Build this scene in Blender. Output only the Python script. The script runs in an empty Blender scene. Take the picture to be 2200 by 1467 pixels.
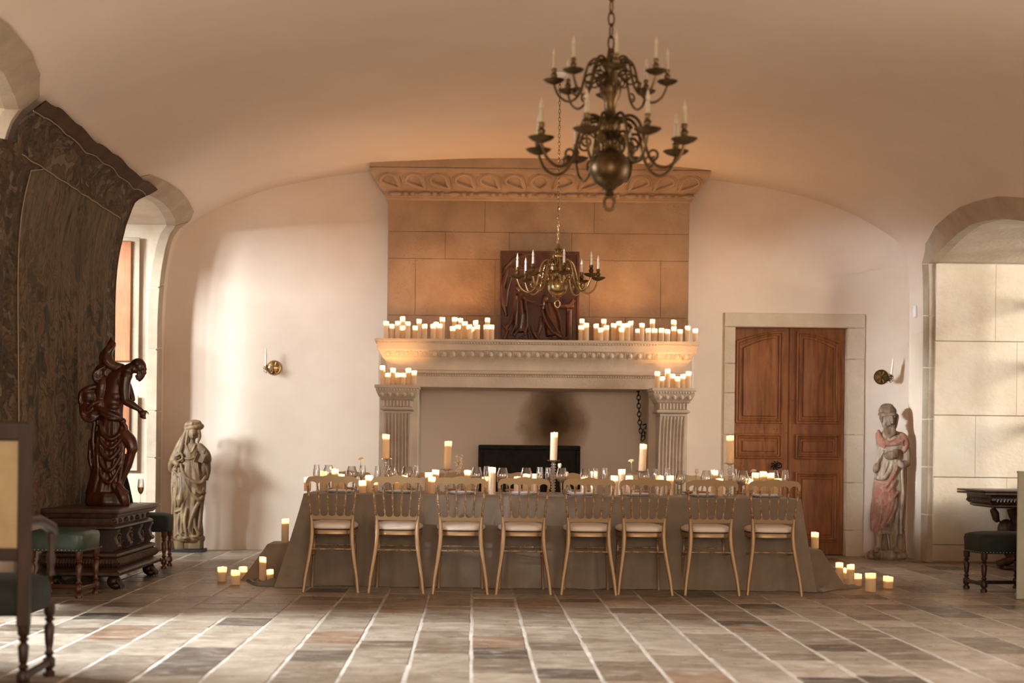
import bpy, bmesh, math, random
from mathutils import Vector, Matrix, noise
from mathutils.geometry import delaunay_2d_cdt
R = math.radians
PI = math.pi
random.seed(7)
sc = bpy.context.scene
col = sc.collection

# ------------------------------------------------------------------ camera, world, lights, exposure
F = 3056.0; PX, PY = 1017.0, 963.0; TH = R(.65); H = 1.14
cd = bpy.data.cameras.new('camera')
cd.sensor_width = 36; cd.lens = F / 2200 * 36
cd.shift_x = (1100 - PX) / 2200; cd.shift_y = (PY - 733.5) / 2200
cd.clip_start = .1; cd.clip_end = 100
cd.dof.use_dof = True; cd.dof.focus_distance = 12.2; cd.dof.aperture_fstop = 1.5
cam = bpy.data.objects.new('camera', cd); col.objects.link(cam)
cam.location = (0, 0, H); cam.rotation_euler = (R(90), -TH, 0)
sc.camera = cam

w = bpy.data.worlds.new('world'); sc.world = w; w.use_nodes = True
w.node_tree.nodes['Background'].inputs[0].default_value = (1, .93, .85, 1)
w.node_tree.nodes['Background'].inputs[1].default_value = .6

def area(name, loc, rot, sx, sy, power, colr):
    l = bpy.data.lights.new(name, 'AREA'); l.shape = 'RECTANGLE'; l.size = sx; l.size_y = sy
    l.energy = power; l.color = colr
    o = bpy.data.objects.new(name, l); col.objects.link(o); o.location = loc; o.rotation_euler = rot
    return o
WL, WR = -4.55, 5.95           # window planes
DAY = (1, .93, .84)
# daylight outside the seen windows, plus added warm fill lamps
def aimed(name, loc, target, sx, sy, power, colr):
    d = Vector(target) - Vector(loc)
    return area(name, loc, d.to_track_quat('-Z', 'Y').to_euler(), sx, sy, power, colr)
WARM = (1, .82, .66); COOL = (.90, .95, 1)
aimed('daylight_left_far', (-9.6, 10.2, 4.1), (-4.0, 14.3, 1.9), 2.2, 1.8, 1180, COOL)
area('skylight_left_far', (WL - .3, 14.13, 2.0), (R(90), 0, R(-90)), 1.7, 2.2, 25, COOL)
across = aimed('daylight_left_across', (-11.0, 2.75, 3.0), (4.5, 15.2, 1.6), 1.2, 1.2, 38, COOL); across.data.spread = R(14)
aimed('daylight_left_near', (-7.8, 8.7, 5.0), (-3.6, 8.9, 1.5), 1.6, 1.4, 2000, COOL)
area('fill_left_rear', (WL - .25, 2.2, 2.0), (R(90), 0, R(-90)), 2.3, 2.4, 150, WARM)  # added warm fill at an unseen opening behind the camera
aimed('daylight_right_far', (10.6, 11.0, 2.9), (5.6, 13.9, 1.8), 2.6, 2.2, 560, DAY)
area('fill_right_near', (WR + .25, 7.7, 1.9), (R(90), 0, R(90)), 2.6, 2.2, 90, WARM)  # added warm fill at the unseen opening on the right
area('fill_rear', (.7, -3.3, 2.0), (R(90), 0, 0), 4.0, 2.4, 230, WARM)  # added fill lamp in front of the closed rear wall, no window there

vs = sc.view_settings
vs.view_transform = 'Standard'; vs.look = 'None'; vs.gamma = 1; vs.use_curve_mapping = False
vs.exposure = 0.80
sc.cycles.use_denoising = True
sc.cycles.max_bounces = 10; sc.cycles.diffuse_bounces = 6; sc.cycles.glossy_bounces = 4
sc.cycles.transparent_max_bounces = 24; sc.cycles.transmission_bounces = 8
sc.cycles.sample_clamp_indirect = 4; sc.cycles.sample_clamp_direct = 0
sc.cycles.caustics_reflective = False; sc.cycles.caustics_refractive = False

# ------------------------------------------------------------------ photograph to place (measuring only)
ct, st = math.cos(TH), math.sin(TH)
def un(px, py):
    x = px - PX; y = py - PY
    return x * ct + y * st, -(-x * st + y * ct)
def at(px, py, D):
    x, u = un(px, py); return Vector((x * D / F, D, H + u * D / F))
def fl(px, py, z=0.0):
    x, u = un(px, py); D = (z - H) * F / u; return Vector((x * D / F, D, z))

# ------------------------------------------------------------------ mesh helpers
def sph(n1=16, n2=10):
    vs_, fs = [], []
    vs_.append((0, 0, 1))
    for i in range(1, n2):
        a = PI * i / n2
        for j in range(n1):
            b = 2 * PI * j / n1
            vs_.append((math.sin(a) * math.cos(b), math.sin(a) * math.sin(b), math.cos(a)))
    vs_.append((0, 0, -1))
    for j in range(n1):
        fs.append((0, 1 + j, 1 + (j + 1) % n1))
    for i in range(n2 - 2):
        for j in range(n1):
            a = 1 + i * n1 + j; b = 1 + i * n1 + (j + 1) % n1
            fs.append((a, a + n1, b + n1, b))
    L = len(vs_) - 1; o = 1 + (n2 - 2) * n1
    for j in range(n1):
        fs.append((L, o + (j + 1) % n1, o + j))
    return vs_, fs
SPH = {}

class MB:
    def __init__(s): s.v = []; s.f = []; s.c = None
    def add(s, vs_, fs):
        o = len(s.v); s.v += [tuple(p) for p in vs_]; s.f += [tuple(i + o for i in f) for f in fs]; return s
    def box(s, x0, x1, y0, y1, z0, z1, b=0.0):
        if b <= 0:
            s.add([(x, y, z) for z in (z0, z1) for y in (y0, y1) for x in (x0, x1)],
                  [(0, 2, 3, 1), (4, 5, 7, 6), (0, 1, 5, 4), (2, 6, 7, 3), (0, 4, 6, 2), (1, 3, 7, 5)])
        else:
            bm = bmesh.new(); bmesh.ops.create_cube(bm, size=1)
            for v in bm.verts:
                v.co = Vector(((x0 + x1) / 2 + v.co.x * (x1 - x0), (y0 + y1) / 2 + v.co.y * (y1 - y0), (z0 + z1) / 2 + v.co.z * (z1 - z0)))
            bmesh.ops.bevel(bm, geom=list(bm.edges), offset=b, segments=1, affect='EDGES')
            bm.verts.index_update()
            s.add([v.co[:] for v in bm.verts], [tuple(v.index for v in f.verts) for f in bm.faces]); bm.free()
        return s
    def ell(s, c, r, rot=None, n=(16, 10)):
        if n not in SPH: SPH[n] = sph(*n)
        V, fs = SPH[n]
        M = rot if rot is not None else Matrix.Identity(3)
        s.add([Vector(c) + M @ Vector((p[0] * r[0], p[1] * r[1], p[2] * r[2])) for p in V], fs); return s
    def tube(s, pts, rad, n=8, closed=False, cap=True, flat=1.0):
        pts = [Vector(p) for p in pts]; N = len(pts)
        if not hasattr(rad, '__len__'): rad = [rad] * N
        up = None; vs_ = []
        for i in range(N):
            if closed: t = pts[(i + 1) % N] - pts[i - 1]
            else: t = pts[min(i + 1, N - 1)] - pts[max(i - 1, 0)]
            if t.length < 1e-9: t = Vector((0, 0, 1))
            t.normalize()
            if up is None:
                up = Vector((0, -1, 0)) if abs(t.y) < .9 else Vector((1, 0, 0))
            a = (up - t * up.dot(t)).normalized(); up = a; b = t.cross(a)
            for j in range(n):
                q = 2 * PI * j / n
                vs_.append(pts[i] + (a * math.cos(q) * flat + b * math.sin(q)) * rad[i])
        fs = []
        for i in range(N if closed else N - 1):
            for j in range(n):
                k = (i + 1) % N
                fs.append((i * n + j, i * n + (j + 1) % n, k * n + (j + 1) % n, k * n + j))
        if cap and not closed:
            fs.append(tuple(reversed(range(n)))); fs.append(tuple((N - 1) * n + j for j in range(n)))
        s.add(vs_, fs); return s
    def lathe(s, prof, c=(0, 0, 0), n=20, M=None, flute=0, fa=0.0, cap=True):
        vs_ = []
        for (r, z) in prof:
            for j in range(n):
                q = 2 * PI * j / n
                rr = r * (1 + (fa * math.cos(flute * q) if flute else 0))
                p = Vector((rr * math.cos(q), rr * math.sin(q), z))
                if M is not None: p = M @ p
                vs_.append(p + Vector(c))
        fs = []
        for i in range(len(prof) - 1):
            for j in range(n):
                fs.append((i * n + j, i * n + (j + 1) % n, (i + 1) * n + (j + 1) % n, (i + 1) * n + j))
        if cap:
            if prof[0][0] > 1e-5: fs.append(tuple(reversed(range(n))))
            if prof[-1][0] > 1e-5: fs.append(tuple((len(prof) - 1) * n + j for j in range(n)))
        s.add(vs_, fs); return s
    def loft(s, rings, closed=True, cap=True):
        n = len(rings[0]); vs_ = [p for r in rings for p in r]; fs = []
        for i in range(len(rings) - 1):
            for j in range(n if closed else n - 1):
                fs.append((i * n + j, i * n + (j + 1) % n, (i + 1) * n + (j + 1) % n, (i + 1) * n + j))
        if cap and closed:
            fs.append(tuple(reversed(range(n)))); fs.append(tuple((len(rings) - 1) * n + j for j in range(n)))
        s.add(vs_, fs); return s
    def mitre(s, prof, x0, x1, y0, y1, cap=True):
        rings = [[(x0 - o, y0 - o, z), (x1 + o, y0 - o, z), (x1 + o, y1 + o, z), (x0 - o, y1 + o, z)] for (o, z) in prof]
        return s.loft(rings, True, cap)
    def band(s, prof, x0, x1, yf, yb):
        # profile (offset, z) run round the left return, the front and the right return
        rings = [[(x0 - o, yb, z), (x0 - o, yf - o, z), (x1 + o, yf - o, z), (x1 + o, yb, z)] for (o, z) in prof]
        return s.loft(rings, True, True)
    def strip(s, xs, zt, zb, y0, y1, fy=None):
        # slab in the xz plane with a top and bottom line; fy(x,z) bends it in y
        g = fy or (lambda x, z: 0)
        rings = []
        for x, a, b in zip(xs, zt, zb):
            rings.append([(x, y0 + g(x, b), b), (x, y0 + g(x, a), a), (x, y1 + g(x, a), a), (x, y1 + g(x, b), b)])
        return s.loft(rings, True, True)
    def grid(s, fn, nu, nv, closed=False):
        vs_ = [fn(i / nu, j / nv) for j in range(nv + 1) for i in range(nu + 1)]
        fs = [(j * (nu + 1) + i, j * (nu + 1) + i + 1, (j + 1) * (nu + 1) + i + 1, (j + 1) * (nu + 1) + i) for j in range(nv) for i in range(nu)]
        s.add(vs_, fs); return s
    def xf(s, M):
        s.v = [tuple(M @ Vector(p)) for p in s.v]; return s
    def mesh(s, name, ang=40, fixn=True):
        me = bpy.data.meshes.new(name)
        me.from_pydata([tuple(p) for p in s.v], [], s.f)
        if fixn:
            bm = bmesh.new(); bm.from_mesh(me); bmesh.ops.recalc_face_normals(bm, faces=bm.faces); bm.to_mesh(me); bm.free()
        if ang:
            me.shade_smooth(); me.set_sharp_from_angle(angle=R(ang))
        return me
    def build(s, name, mat, parent=None, ang=40, loc=None, fixn=True):
        return link(name, s.mesh(name, ang, fixn), mat, parent, loc)

def link(name, me, mat, parent=None, loc=None):
    o = bpy.data.objects.new(name, me); col.objects.link(o)
    if mat is not None and not me.materials: me.materials.append(mat)
    if parent is not None: o.parent = parent
    if loc is not None: o.location = loc
    return o
def tag(o, label=None, cat=None, group=None, kind=None):
    if label: o['label'] = label
    if cat: o['category'] = cat
    if group: o['group'] = group
    if kind: o['kind'] = kind
    return o
def thing(name, label, cat, loc=(0, 0, 0), rz=0, group=None, kind=None):
    o = bpy.data.objects.new(name, None); col.objects.link(o); o.empty_display_size = .1
    o.location = loc; o.rotation_euler = (0, 0, rz)
    return tag(o, label, cat, group, kind)
def dup(o, loc=None, rz=None, label=None, group=None, scale=None, parent=None):
    c = o.copy(); col.objects.link(c); c.parent = parent
    if loc is not None: c.location = loc
    if rz is not None: c.rotation_euler = (0, 0, rz)
    if scale is not None: c.scale = scale
    if label: c['label'] = label
    if group: c['group'] = group
    for ch in o.children: dup(ch, parent=c)
    return c
ONES = 'zero first second third fourth fifth sixth seventh eighth ninth tenth eleventh twelfth thirteenth fourteenth fifteenth sixteenth seventeenth eighteenth nineteenth'.split()
def nth(i):
    if i < 20: return ONES[i]
    t, r = divmod(i, 10); T = {2: 'twent', 3: 'thirt'}[t]
    return T + 'ieth' if r == 0 else T + 'y-' + ONES[r]

def remesh(mb, voxel, smooth=2, mat=None, name='body', parent=None, loc=None):
    me = mb.mesh('tmp', 0)
    o = bpy.data.objects.new('tmp', me); col.objects.link(o)
    m = o.modifiers.new('r', 'REMESH'); m.mode = 'VOXEL'; m.voxel_size = voxel; m.adaptivity = 0
    if smooth:
        q = o.modifiers.new('s', 'SMOOTH'); q.iterations = smooth; q.factor = .5
    dg = bpy.context.evaluated_depsgraph_get()
    me2 = bpy.data.meshes.new_from_object(o.evaluated_get(dg)); me2.name = name
    bpy.data.objects.remove(o); bpy.data.meshes.remove(me)
    me2.materials.clear(); me2.shade_smooth()
    return link(name, me2, mat, parent, loc)

# ------------------------------------------------------------------ materials
def new(name, base=(.5, .5, .5), rough=.6, metal=0, **kw):
    m = bpy.data.materials.new(name); m.use_nodes = True
    p = m.node_tree.nodes['Principled BSDF']
    p.inputs['Base Color'].default_value = (*base, 1); p.inputs['Roughness'].default_value = rough; p.inputs['Metallic'].default_value = metal
    for k, v in kw.items():
        p.inputs[k.replace('_', ' ')].default_value = v
    return m
def N(m, t, **kw):
    n = m.node_tree.nodes.new(t)
    for k, v in kw.items():
        if k in n.inputs.keys(): n.inputs[k].default_value = v
        else: setattr(n, k, v)
    return n
def LK(m, a, b): m.node_tree.links.new(a, b)
def P(m): return m.node_tree.nodes['Principled BSDF']
def coords(m, scale=(1, 1, 1), kind='Object'):
    tc = N(m, 'ShaderNodeTexCoord'); mp = N(m, 'ShaderNodeMapping'); mp.inputs['Scale'].default_value = scale
    LK(m, tc.outputs[kind], mp.inputs[0]); return mp.outputs[0]
def geo(m, scale=(1, 1, 1)):
    g = N(m, 'ShaderNodeNewGeometry'); mp = N(m, 'ShaderNodeMapping'); mp.inputs['Scale'].default_value = scale
    LK(m, g.outputs['Position'], mp.inputs[0]); return mp.outputs[0]
def ramp(m, fac, stops):
    r = N(m, 'ShaderNodeValToRGB'); e = r.color_ramp.elements
    while len(e) < len(stops): e.new(.5)
    for i, (p, c) in enumerate(stops): e[i].position = p; e[i].color = (*c, 1)
    LK(m, fac, r.inputs[0]); return r.outputs[0]
def noi(m, vec, scale, detail=5, rough=.6, dist=0):
    n = N(m, 'ShaderNodeTexNoise'); n.inputs['Scale'].default_value = scale; n.inputs['Detail'].default_value = detail
    n.inputs['Roughness'].default_value = rough; n.inputs['Distortion'].default_value = dist
    LK(m, vec, n.inputs['Vector']); return n.outputs['Fac']
def mix(m, a, b, fac=.5, mode='MIX'):
    x = N(m, 'ShaderNodeMix', data_type='RGBA', blend_type=mode)
    if hasattr(fac, 'is_linked'): LK(m, fac, x.inputs[0])
    else: x.inputs[0].default_value = fac
    for s_, i in ((a, 6), (b, 7)):
        if hasattr(s_, 'is_linked'): LK(m, s_, x.inputs[i])
        else: x.inputs[i].default_value = (*s_, 1)
    return x.outputs[2]
def bump(m, h, strength=.3, dist=.01):
    b = N(m, 'ShaderNodeBump'); b.inputs['Strength'].default_value = strength; b.inputs['Distance'].default_value = dist
    LK(m, h, b.inputs['Height']); LK(m, b.outputs[0], P(m).inputs['Normal'])
def mottled(name, c1, c2, scale=3, rough=.7, bs=.3, bd=.01, bscale=None, c3=None, world=True, vec=(1, 1, 1), metal=0, pits=0, **kw):
    m = new(name, rough=rough, metal=metal, **kw)
    v = geo(m, vec) if world else coords(m, vec)
    f = noi(m, v, scale, 7, .62)
    stops = [(.3, c1), (.7, c2)] if c3 is None else [(.25, c1), (.5, c2), (.75, c3)]
    c = ramp(m, f, stops)
    h = noi(m, v, bscale or scale * 6, 6, .6)
    if pits:
        vo = N(m, 'ShaderNodeTexVoronoi'); vo.inputs['Scale'].default_value = 38; LK(m, v, vo.inputs['Vector'])
        pm = ramp(m, vo.outputs['Distance'], [(.08, (.35, .32, .3)), (.22, (1, 1, 1))])
        big = ramp(m, noi(m, v, 2.3, 3), [(.48, (1, 1, 1)), (.62, (0, 0, 0))])
        pm2 = mix(m, pm, (1, 1, 1), big)
        c = mix(m, c, pm2, pits, 'MULTIPLY')
        h = mix(m, h, pm2, .5, 'MULTIPLY')
    LK(m, c, P(m).inputs['Base Color'])
    bump(m, h, bs, bd); return m

M = {}
M['plaster'] = mottled('plaster', (.68, .56, .46), (.76, .65, .55), .9, .85, .25, .012, 7)
M['ceiling'] = mottled('ceiling_plaster', (.70, .585, .49), (.77, .655, .555), .8, .85, .25, .015, 5)
M['breast'] = mottled('breast_stone', (.205, .12, .068), (.31, .195, .115), 2.0, .8, .6, .014, 30, c3=(.39, .26, .16), pits=.85)
M['stone'] = mottled('carved_stone', (.52, .43, .34), (.68, .58, .47), 3, .8, .45, .008, 40, pits=.45)
M['cornice'] = mottled('cornice_stone', (.30, .195, .118), (.44, .30, .19), 3, .8, .5, .006, 40)
M['reveal'] = mottled('window_stone', (.42, .32, .215), (.55, .455, .345), 1.4, .75, .5, .012, 20, c3=(.63, .55, .44), pits=.3)
M['ring'] = mottled('arch_stone', (.34, .27, .19), (.48, .39, .29), 3, .85, .5, .01, 25)
M['door_stone'] = mottled('door_stone', (.52, .42, .31), (.66, .55, .43), 2.5, .8, .5, .01, 30, pits=.4)
M['mortar'] = mottled('mortar', (.30, .20, .13), (.44, .32, .22), 5, .9)
M['grout'] = mottled('pale_grout', (.30, .26, .215), (.58, .53, .465), 4, .75, .4, .006, 30)
M['black'] = new('black_plinth', (.012, .013, .014), .5)
M['white_plastic'] = new('white_plastic', (.75, .72, .68), .4)
M['pale_board'] = mottled('pale_board', (.44, .47, .36), (.50, .52, .42), 6, .6, .05)
M['board_base'] = M['black']

# floor tiles, tint carried per tile
m = new('floor_tile', rough=.38); M['tile'] = m
a = N(m, 'ShaderNodeAttribute'); a.attribute_name = 'tint'
v = geo(m, (1, 1, 1)); f1 = noi(m, v, 5, 8, .65, .6)
c = mix(m, a.outputs['Color'], ramp(m, f1, [(.3, (.50, .43, .36)), (.68, (1.0, 1.0, 1.0))]), .9, 'MULTIPLY')
sv = geo(m, (1.2, 5, 1)); f2 = noi(m, sv, 3.5, 6, .6, 1)
c = mix(m, c, (.66, .60, .53), ramp(m, f2, [(.52, (0, 0, 0)), (.75, (.55, .55, .55))]))
LK(m, c, P(m).inputs['Base Color'])
LK(m, ramp(m, noi(m, v, 9, 4), [(.3, (.24, .24, .24)), (.75, (.5, .5, .5))]), P(m).inputs['Roughness'])
bump(m, noi(m, v, 14, 6), .35, .006)

def wood(name, dark, mid, light, rough=.4, sc_=(1, 1, .12), scale=14, bs=.15, world=True, **kw):
    m = new(name, rough=rough, **kw)
    v = geo(m, sc_) if world else coords(m, sc_)
    f = noi(m, v, scale, 7, .6, 1.2)
    g = noi(m, geo(m), 2.2, 3)
    c = ramp(m, f, [(.3, dark), (.52, mid), (.75, light)])
    c = mix(m, c, ramp(m, g, [(.35, (.7, .66, .62)), (.7, (1.1, 1.1, 1.1))]), .7, 'MULTIPLY')
    LK(m, c, P(m).inputs['Base Color']); bump(m, f, bs, .004); return m
M['door'] = wood('door_oak', (.14, .045, .012), (.27, .095, .028), (.37, .15, .05), .35)
M['shutter'] = wood('shutter_wood', (.27, .09, .028), (.36, .13, .042), (.42, .17, .06), .5)
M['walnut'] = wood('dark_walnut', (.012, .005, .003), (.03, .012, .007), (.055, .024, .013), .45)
M['walnut_lit'] = wood('lit_walnut', (.03, .014, .009), (.07, .035, .022), (.12, .065, .042), .4)  # paler copy of the walnut, lit look put into the colour
M['leg_wood'] = wood('turned_wood', (.05, .015, .007), (.10, .035, .016), (.16, .06, .03), .28)
M['mahogany'] = wood('carved_mahogany', (.020, .006, .003), (.075, .020, .009), (.16, .05, .022), .3, (1, 1, .3), 9, .6)
M['relief'] = wood('relief_oak', (.045, .014, .006), (.10, .033, .013), (.16, .058, .024), .32, (1, 1, .3), 8)
M['limewood'] = wood('limewood', (.07, .042, .02), (.17, .105, .048), (.28, .185, .095), .58, (1, 1, .35), 10, .3)
M['old_wood'] = wood('weathered_wood', (.10, .062, .04), (.34, .26, .18), (.50, .42, .32), .7, (1, 1, .25), 12, .5)
M['red_paint'] = wood('worn_red_paint', (.40, .31, .22), (.30, .12, .08), (.37, .165, .115), .8, (1, 1, .5), 13, .5)
M['beard'] = wood('carved_beard_wood', (.08, .045, .028), (.2, .13, .085), (.34, .25, .17), .7, (1, 1, .25), 16, .5)
M['gold'] = new('gold_paint', (.37, .25, .135), .4, .45)
M['gold_far'] = M['gold']
M['cushion'] = new('ivory_cushion', (.78, .70, .62), .75)
M['piping'] = new('dark_seat_edge', (.06, .035, .02), .6)
M['beige'] = mottled('beige_canvas', (.40, .33, .19), (.5, .42, .26), 5, .8)
M['velvet'] = mottled('green_velvet', (.006, .012, .009), (.015, .024, .017), 12, .8, .2)
M['leather'] = mottled('green_leather', (.035, .06, .05), (.06, .095, .08), 8, .33, .2)
M['brass'] = mottled('aged_brass', (.30, .20, .085), (.52, .37, .18), 8, .24, .05, metal=1.0)
M['brass_dark'] = mottled('dark_brass', (.05, .03, .012), (.16, .10, .04), 10, .38, .1, metal=.9)
M['nail'] = new('brass_nail', (.7, .6, .4), .3, .9)
M['iron'] = new('black_iron', (.012, .011, .01), .5, .6)
M['cast_iron'] = mottled('cast_iron', (.004, .0035, .003), (.018, .015, .012), 20, .6, .5, metal=.4)
M['plate'] = new('glazed_plate', (.86, .87, .91), .2)
M['plate_warm'] = new('terracotta_plate', (.60, .33, .22), .4)
M['petal'] = new('cream_petal', (.80, .68, .48), .6, Subsurface_Weight=.0)
M['petal_white'] = new('white_petal', (.82, .76, .66), .6)
M['stem'] = new('flower_stem', (.22, .22, .07), .6)
M['candle_off'] = new('ivory_candle_tube', (.82, .76, .64), .45)
M['candle_dull'] = new('dull_candle_tube', (.42, .35, .22), .5)
M['bulb_dull'] = new('dull_bulb', (.50, .38, .27), .4)
M['bulb'] = new('frosted_flame_bulb', (.80, .72, .60), .3)
M['champagne'] = new('champagne', (.75, .45, .12), .1, Transmission_Weight=.6)
M['reflinen'] = None

# linen
m = new('taupe_linen', rough=.85); M['linen'] = m
v = coords(m); 
wv = N(m, 'ShaderNodeTexWave', bands_direction='Z'); wv.inputs['Scale'].default_value = 160; LK(m, v, wv.inputs['Vector'])
c = ramp(m, noi(m, v, 7, 5), [(.3, (.205, .162, .118)), (.7, (.265, .212, .158))])
LK(m, c, P(m).inputs['Base Color'])
h = mix(m, wv.outputs['Fac'], noi(m, coords(m, (1, 1, 1)), 9, 6), .8); bump(m, h, .35, .008)
P(m).inputs['Sheen Weight'].default_value = .2

# wax with a flame sunk in its top
m = bpy.data.materials.new('wax'); m.use_nodes = True; M['wax'] = m
nt = m.node_tree; nt.nodes.clear(); a1 = nt.nodes.new('ShaderNodeBsdfDiffuse'); a1.inputs[0].default_value = (.90, .76, .58, 1)
a2 = nt.nodes.new('ShaderNodeBsdfTranslucent'); a2.inputs[0].default_value = (1, .86, .64, 1)
a3 = nt.nodes.new('ShaderNodeMixShader'); a3.inputs[0].default_value = .5; oo = nt.nodes.new('ShaderNodeOutputMaterial')
nt.links.new(a1.outputs[0], a3.inputs[1]); nt.links.new(a2.outputs[0], a3.inputs[2]); nt.links.new(a3.outputs[0], oo.inputs[0])
m = bpy.data.materials.new('flame'); m.use_nodes = True; M['flame'] = m
nt = m.node_tree; nt.nodes.clear(); e = nt.nodes.new('ShaderNodeEmission'); e.inputs[0].default_value = (1, .62, .28, 1); e.inputs[1].default_value = 45
oo = nt.nodes.new('ShaderNodeOutputMaterial'); nt.links.new(e.outputs[0], oo.inputs[0])
M['wick'] = new('wick', (.02, .015, .01), .9)

# glass: clear body with edge reflections
def clear(name, tint=(1, 1, 1), edge=.75, base=.04, power=.35):
    m = bpy.data.materials.new(name); m.use_nodes = True; nt = m.node_tree; nt.nodes.clear()
    t = nt.nodes.new('ShaderNodeBsdfTransparent'); t.inputs[0].default_value = (*tint, 1)
    g = nt.nodes.new('ShaderNodeBsdfGlossy'); g.inputs['Roughness'].default_value = .03
    lw = nt.nodes.new('ShaderNodeLayerWeight'); lw.inputs[0].default_value = power
    mr = nt.nodes.new('ShaderNodeMapRange'); mr.inputs[3].default_value = base; mr.inputs[4].default_value = edge
    mx = nt.nodes.new('ShaderNodeMixShader'); o = nt.nodes.new('ShaderNodeOutputMaterial')
    nt.links.new(lw.outputs['Facing'], mr.inputs[0]); nt.links.new(mr.outputs[0], mx.inputs[0])
    nt.links.new(t.outputs[0], mx.inputs[1]); nt.links.new(g.outputs[0], mx.inputs[2]); nt.links.new(mx.outputs[0], o.inputs[0])
    return m
M['glass'] = clear('clear_glass', (.98, .975, .97), .9, .09, .4)
M['pane'] = clear('window_pane', (.97, .98, .97), .3, .03, .2)
M['crystal'] = clear('crystal', (1, .99, .98), .95, .22, .45)

# tapestry: woven foliage and drapery, warped noise in muted wools
m = new('tapestry_wool', rough=.95); M['tapestry'] = m
def warped(sc3, wsc, amt):
    v_ = geo(m, sc3); n_ = N(m, 'ShaderNodeTexNoise'); n_.inputs['Scale'].default_value = wsc; n_.inputs['Detail'].default_value = 3; LK(m, v_, n_.inputs['Vector'])
    x_ = N(m, 'ShaderNodeVectorMath', operation='MULTIPLY_ADD'); LK(m, n_.outputs['Color'], x_.inputs[0]); x_.inputs[1].default_value = (amt,) * 3; LK(m, v_, x_.inputs[2]); return x_.outputs[0]
wv1 = warped((1, .42, .62), 2.6, 1.0)
vo = N(m, 'ShaderNodeTexVoronoi'); vo.inputs['Scale'].default_value = 15; LK(m, wv1, vo.inputs['Vector'])
sp_ = N(m, 'ShaderNodeSeparateColor'); LK(m, vo.outputs['Color'], sp_.inputs[0])
ca = ramp(m, sp_.outputs[0], [(0, (.010, .014, .013)), (.16, (.05, .03, .015)), (.34, (.17, .115, .055)), (.48, (.022, .034, .038)), (.62, (.33, .24, .14)), (.78, (.13, .04, .018)), (.92, (.42, .34, .23))])
vo2 = N(m, 'ShaderNodeTexVoronoi', feature='DISTANCE_TO_EDGE'); vo2.inputs['Scale'].default_value = 15; LK(m, wv1, vo2.inputs['Vector'])
ca = mix(m, ca, ramp(m, vo2.outputs['Distance'], [(.0, (.12, .10, .08)), (.10, (1, 1, 1))]), .9, 'MULTIPLY')
wv2 = warped((1, .6, .9), 5, 1.4)
f3 = noi(m, wv2, 3.2, 6, .65, 2.0)
cb = ramp(m, f3, [(.32, (.014, .02, .02)), (.42, (.085, .055, .028)), (.5, (.19, .135, .07)), (.56, (.12, .045, .022)), (.66, (.27, .21, .13))])
c = mix(m, mix(m, ca, cb, .5), (.62, .62, .62), 1.0, 'MULTIPLY')
fw = noi(m, geo(m, (1, 14, 1.5)), 1, 3)
c = mix(m, c, ramp(m, fw, [(.3, (.6, .6, .6)), (.7, (1.15, 1.15, 1.15))]), .6, 'MULTIPLY')
LK(m, c, P(m).inputs['Base Color']); bump(m, f3, .4, .01)
m = new('tapestry_inner', rough=.95); M['tapestry_inner'] = m
sv1 = warped((1, .9, .16), 3, .6)
t1 = ramp(m, noi(m, sv1, 9, 6, .65, 1.0), [(.3, (.05, .038, .022)), (.45, (.14, .105, .06)), (.55, (.23, .18, .11)), (.64, (.12, .06, .03)), (.75, (.27, .22, .15))])
fg1 = warped((1, .5, .4), 3.0, 1.2)
t2 = ramp(m, noi(m, fg1, 5, 5, .6, 2.2), [(.34, (.016, .024, .026)), (.44, (.08, .05, .026)), (.52, (.24, .18, .11)), (.6, (.12, .04, .02)), (.7, (.30, .24, .16))])
gz = N(m, 'ShaderNodeSeparateXYZ'); LK(m, geo(m), gz.inputs[0])
zf_ = N(m, 'ShaderNodeMapRange'); LK(m, gz.outputs[2], zf_.inputs[0]); zf_.inputs[1].default_value = 3.0; zf_.inputs[2].default_value = 2.3; zf_.inputs[3].default_value = .15; zf_.inputs[4].default_value = .75
c = mix(m, t1, t2, zf_.outputs[0])
c = mix(m, c, ramp(m, noi(m, geo(m, (1, 16, 1)), 1, 3), [(.3, (.5, .5, .5)), (.7, (1, 1, 1))]), .8, 'MULTIPLY')
c = mix(m, c, (.80, .80, .80), 1.0, 'MULTIPLY'); LK(m, c, P(m).inputs['Base Color'])
M['cord'] = new('cream_braid', (.33, .25, .16), .9)
M['tap_edge'] = mottled('tapestry_backing', (.05, .025, .012), (.09, .045, .022), 6, .9)

# sooted back of the hearth: the stain keeps its own shape on the wall
m = new('sooted_plaster', rough=.85); M['soot'] = m
g = N(m, 'ShaderNodeNewGeometry'); mp = N(m, 'ShaderNodeMapping'); mp.vector_type = 'POINT'
cc = at(1190, 905, 15.55)
mp.inputs['Location'].default_value = (-cc.x / .56, 0, -cc.z / .66); mp.inputs['Scale'].default_value = (1 / .56, 0, 1 / .66)
LK(m, g.outputs['Position'], mp.inputs[0])
vl = N(m, 'ShaderNodeVectorMath', operation='LENGTH'); LK(m, mp.outputs[0], vl.inputs[0])
nn = noi(m, geo(m), 3, 5)
ad = N(m, 'ShaderNodeMath', operation='MULTIPLY_ADD'); LK(m, nn, ad.inputs[0]); ad.inputs[1].default_value = .5; LK(m, vl.outputs['Value'], ad.inputs[2])
c = ramp(m, ad.outputs[0], [(.25, (.06, .03, .014)), (.5, (.15, .09, .05)), (.8, (.42, .33, .245)), (1.0, (.80, .71, .62))])
r_ = m.node_tree.nodes[-1]
LK(m, c, P(m).inputs['Base Color'])

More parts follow.
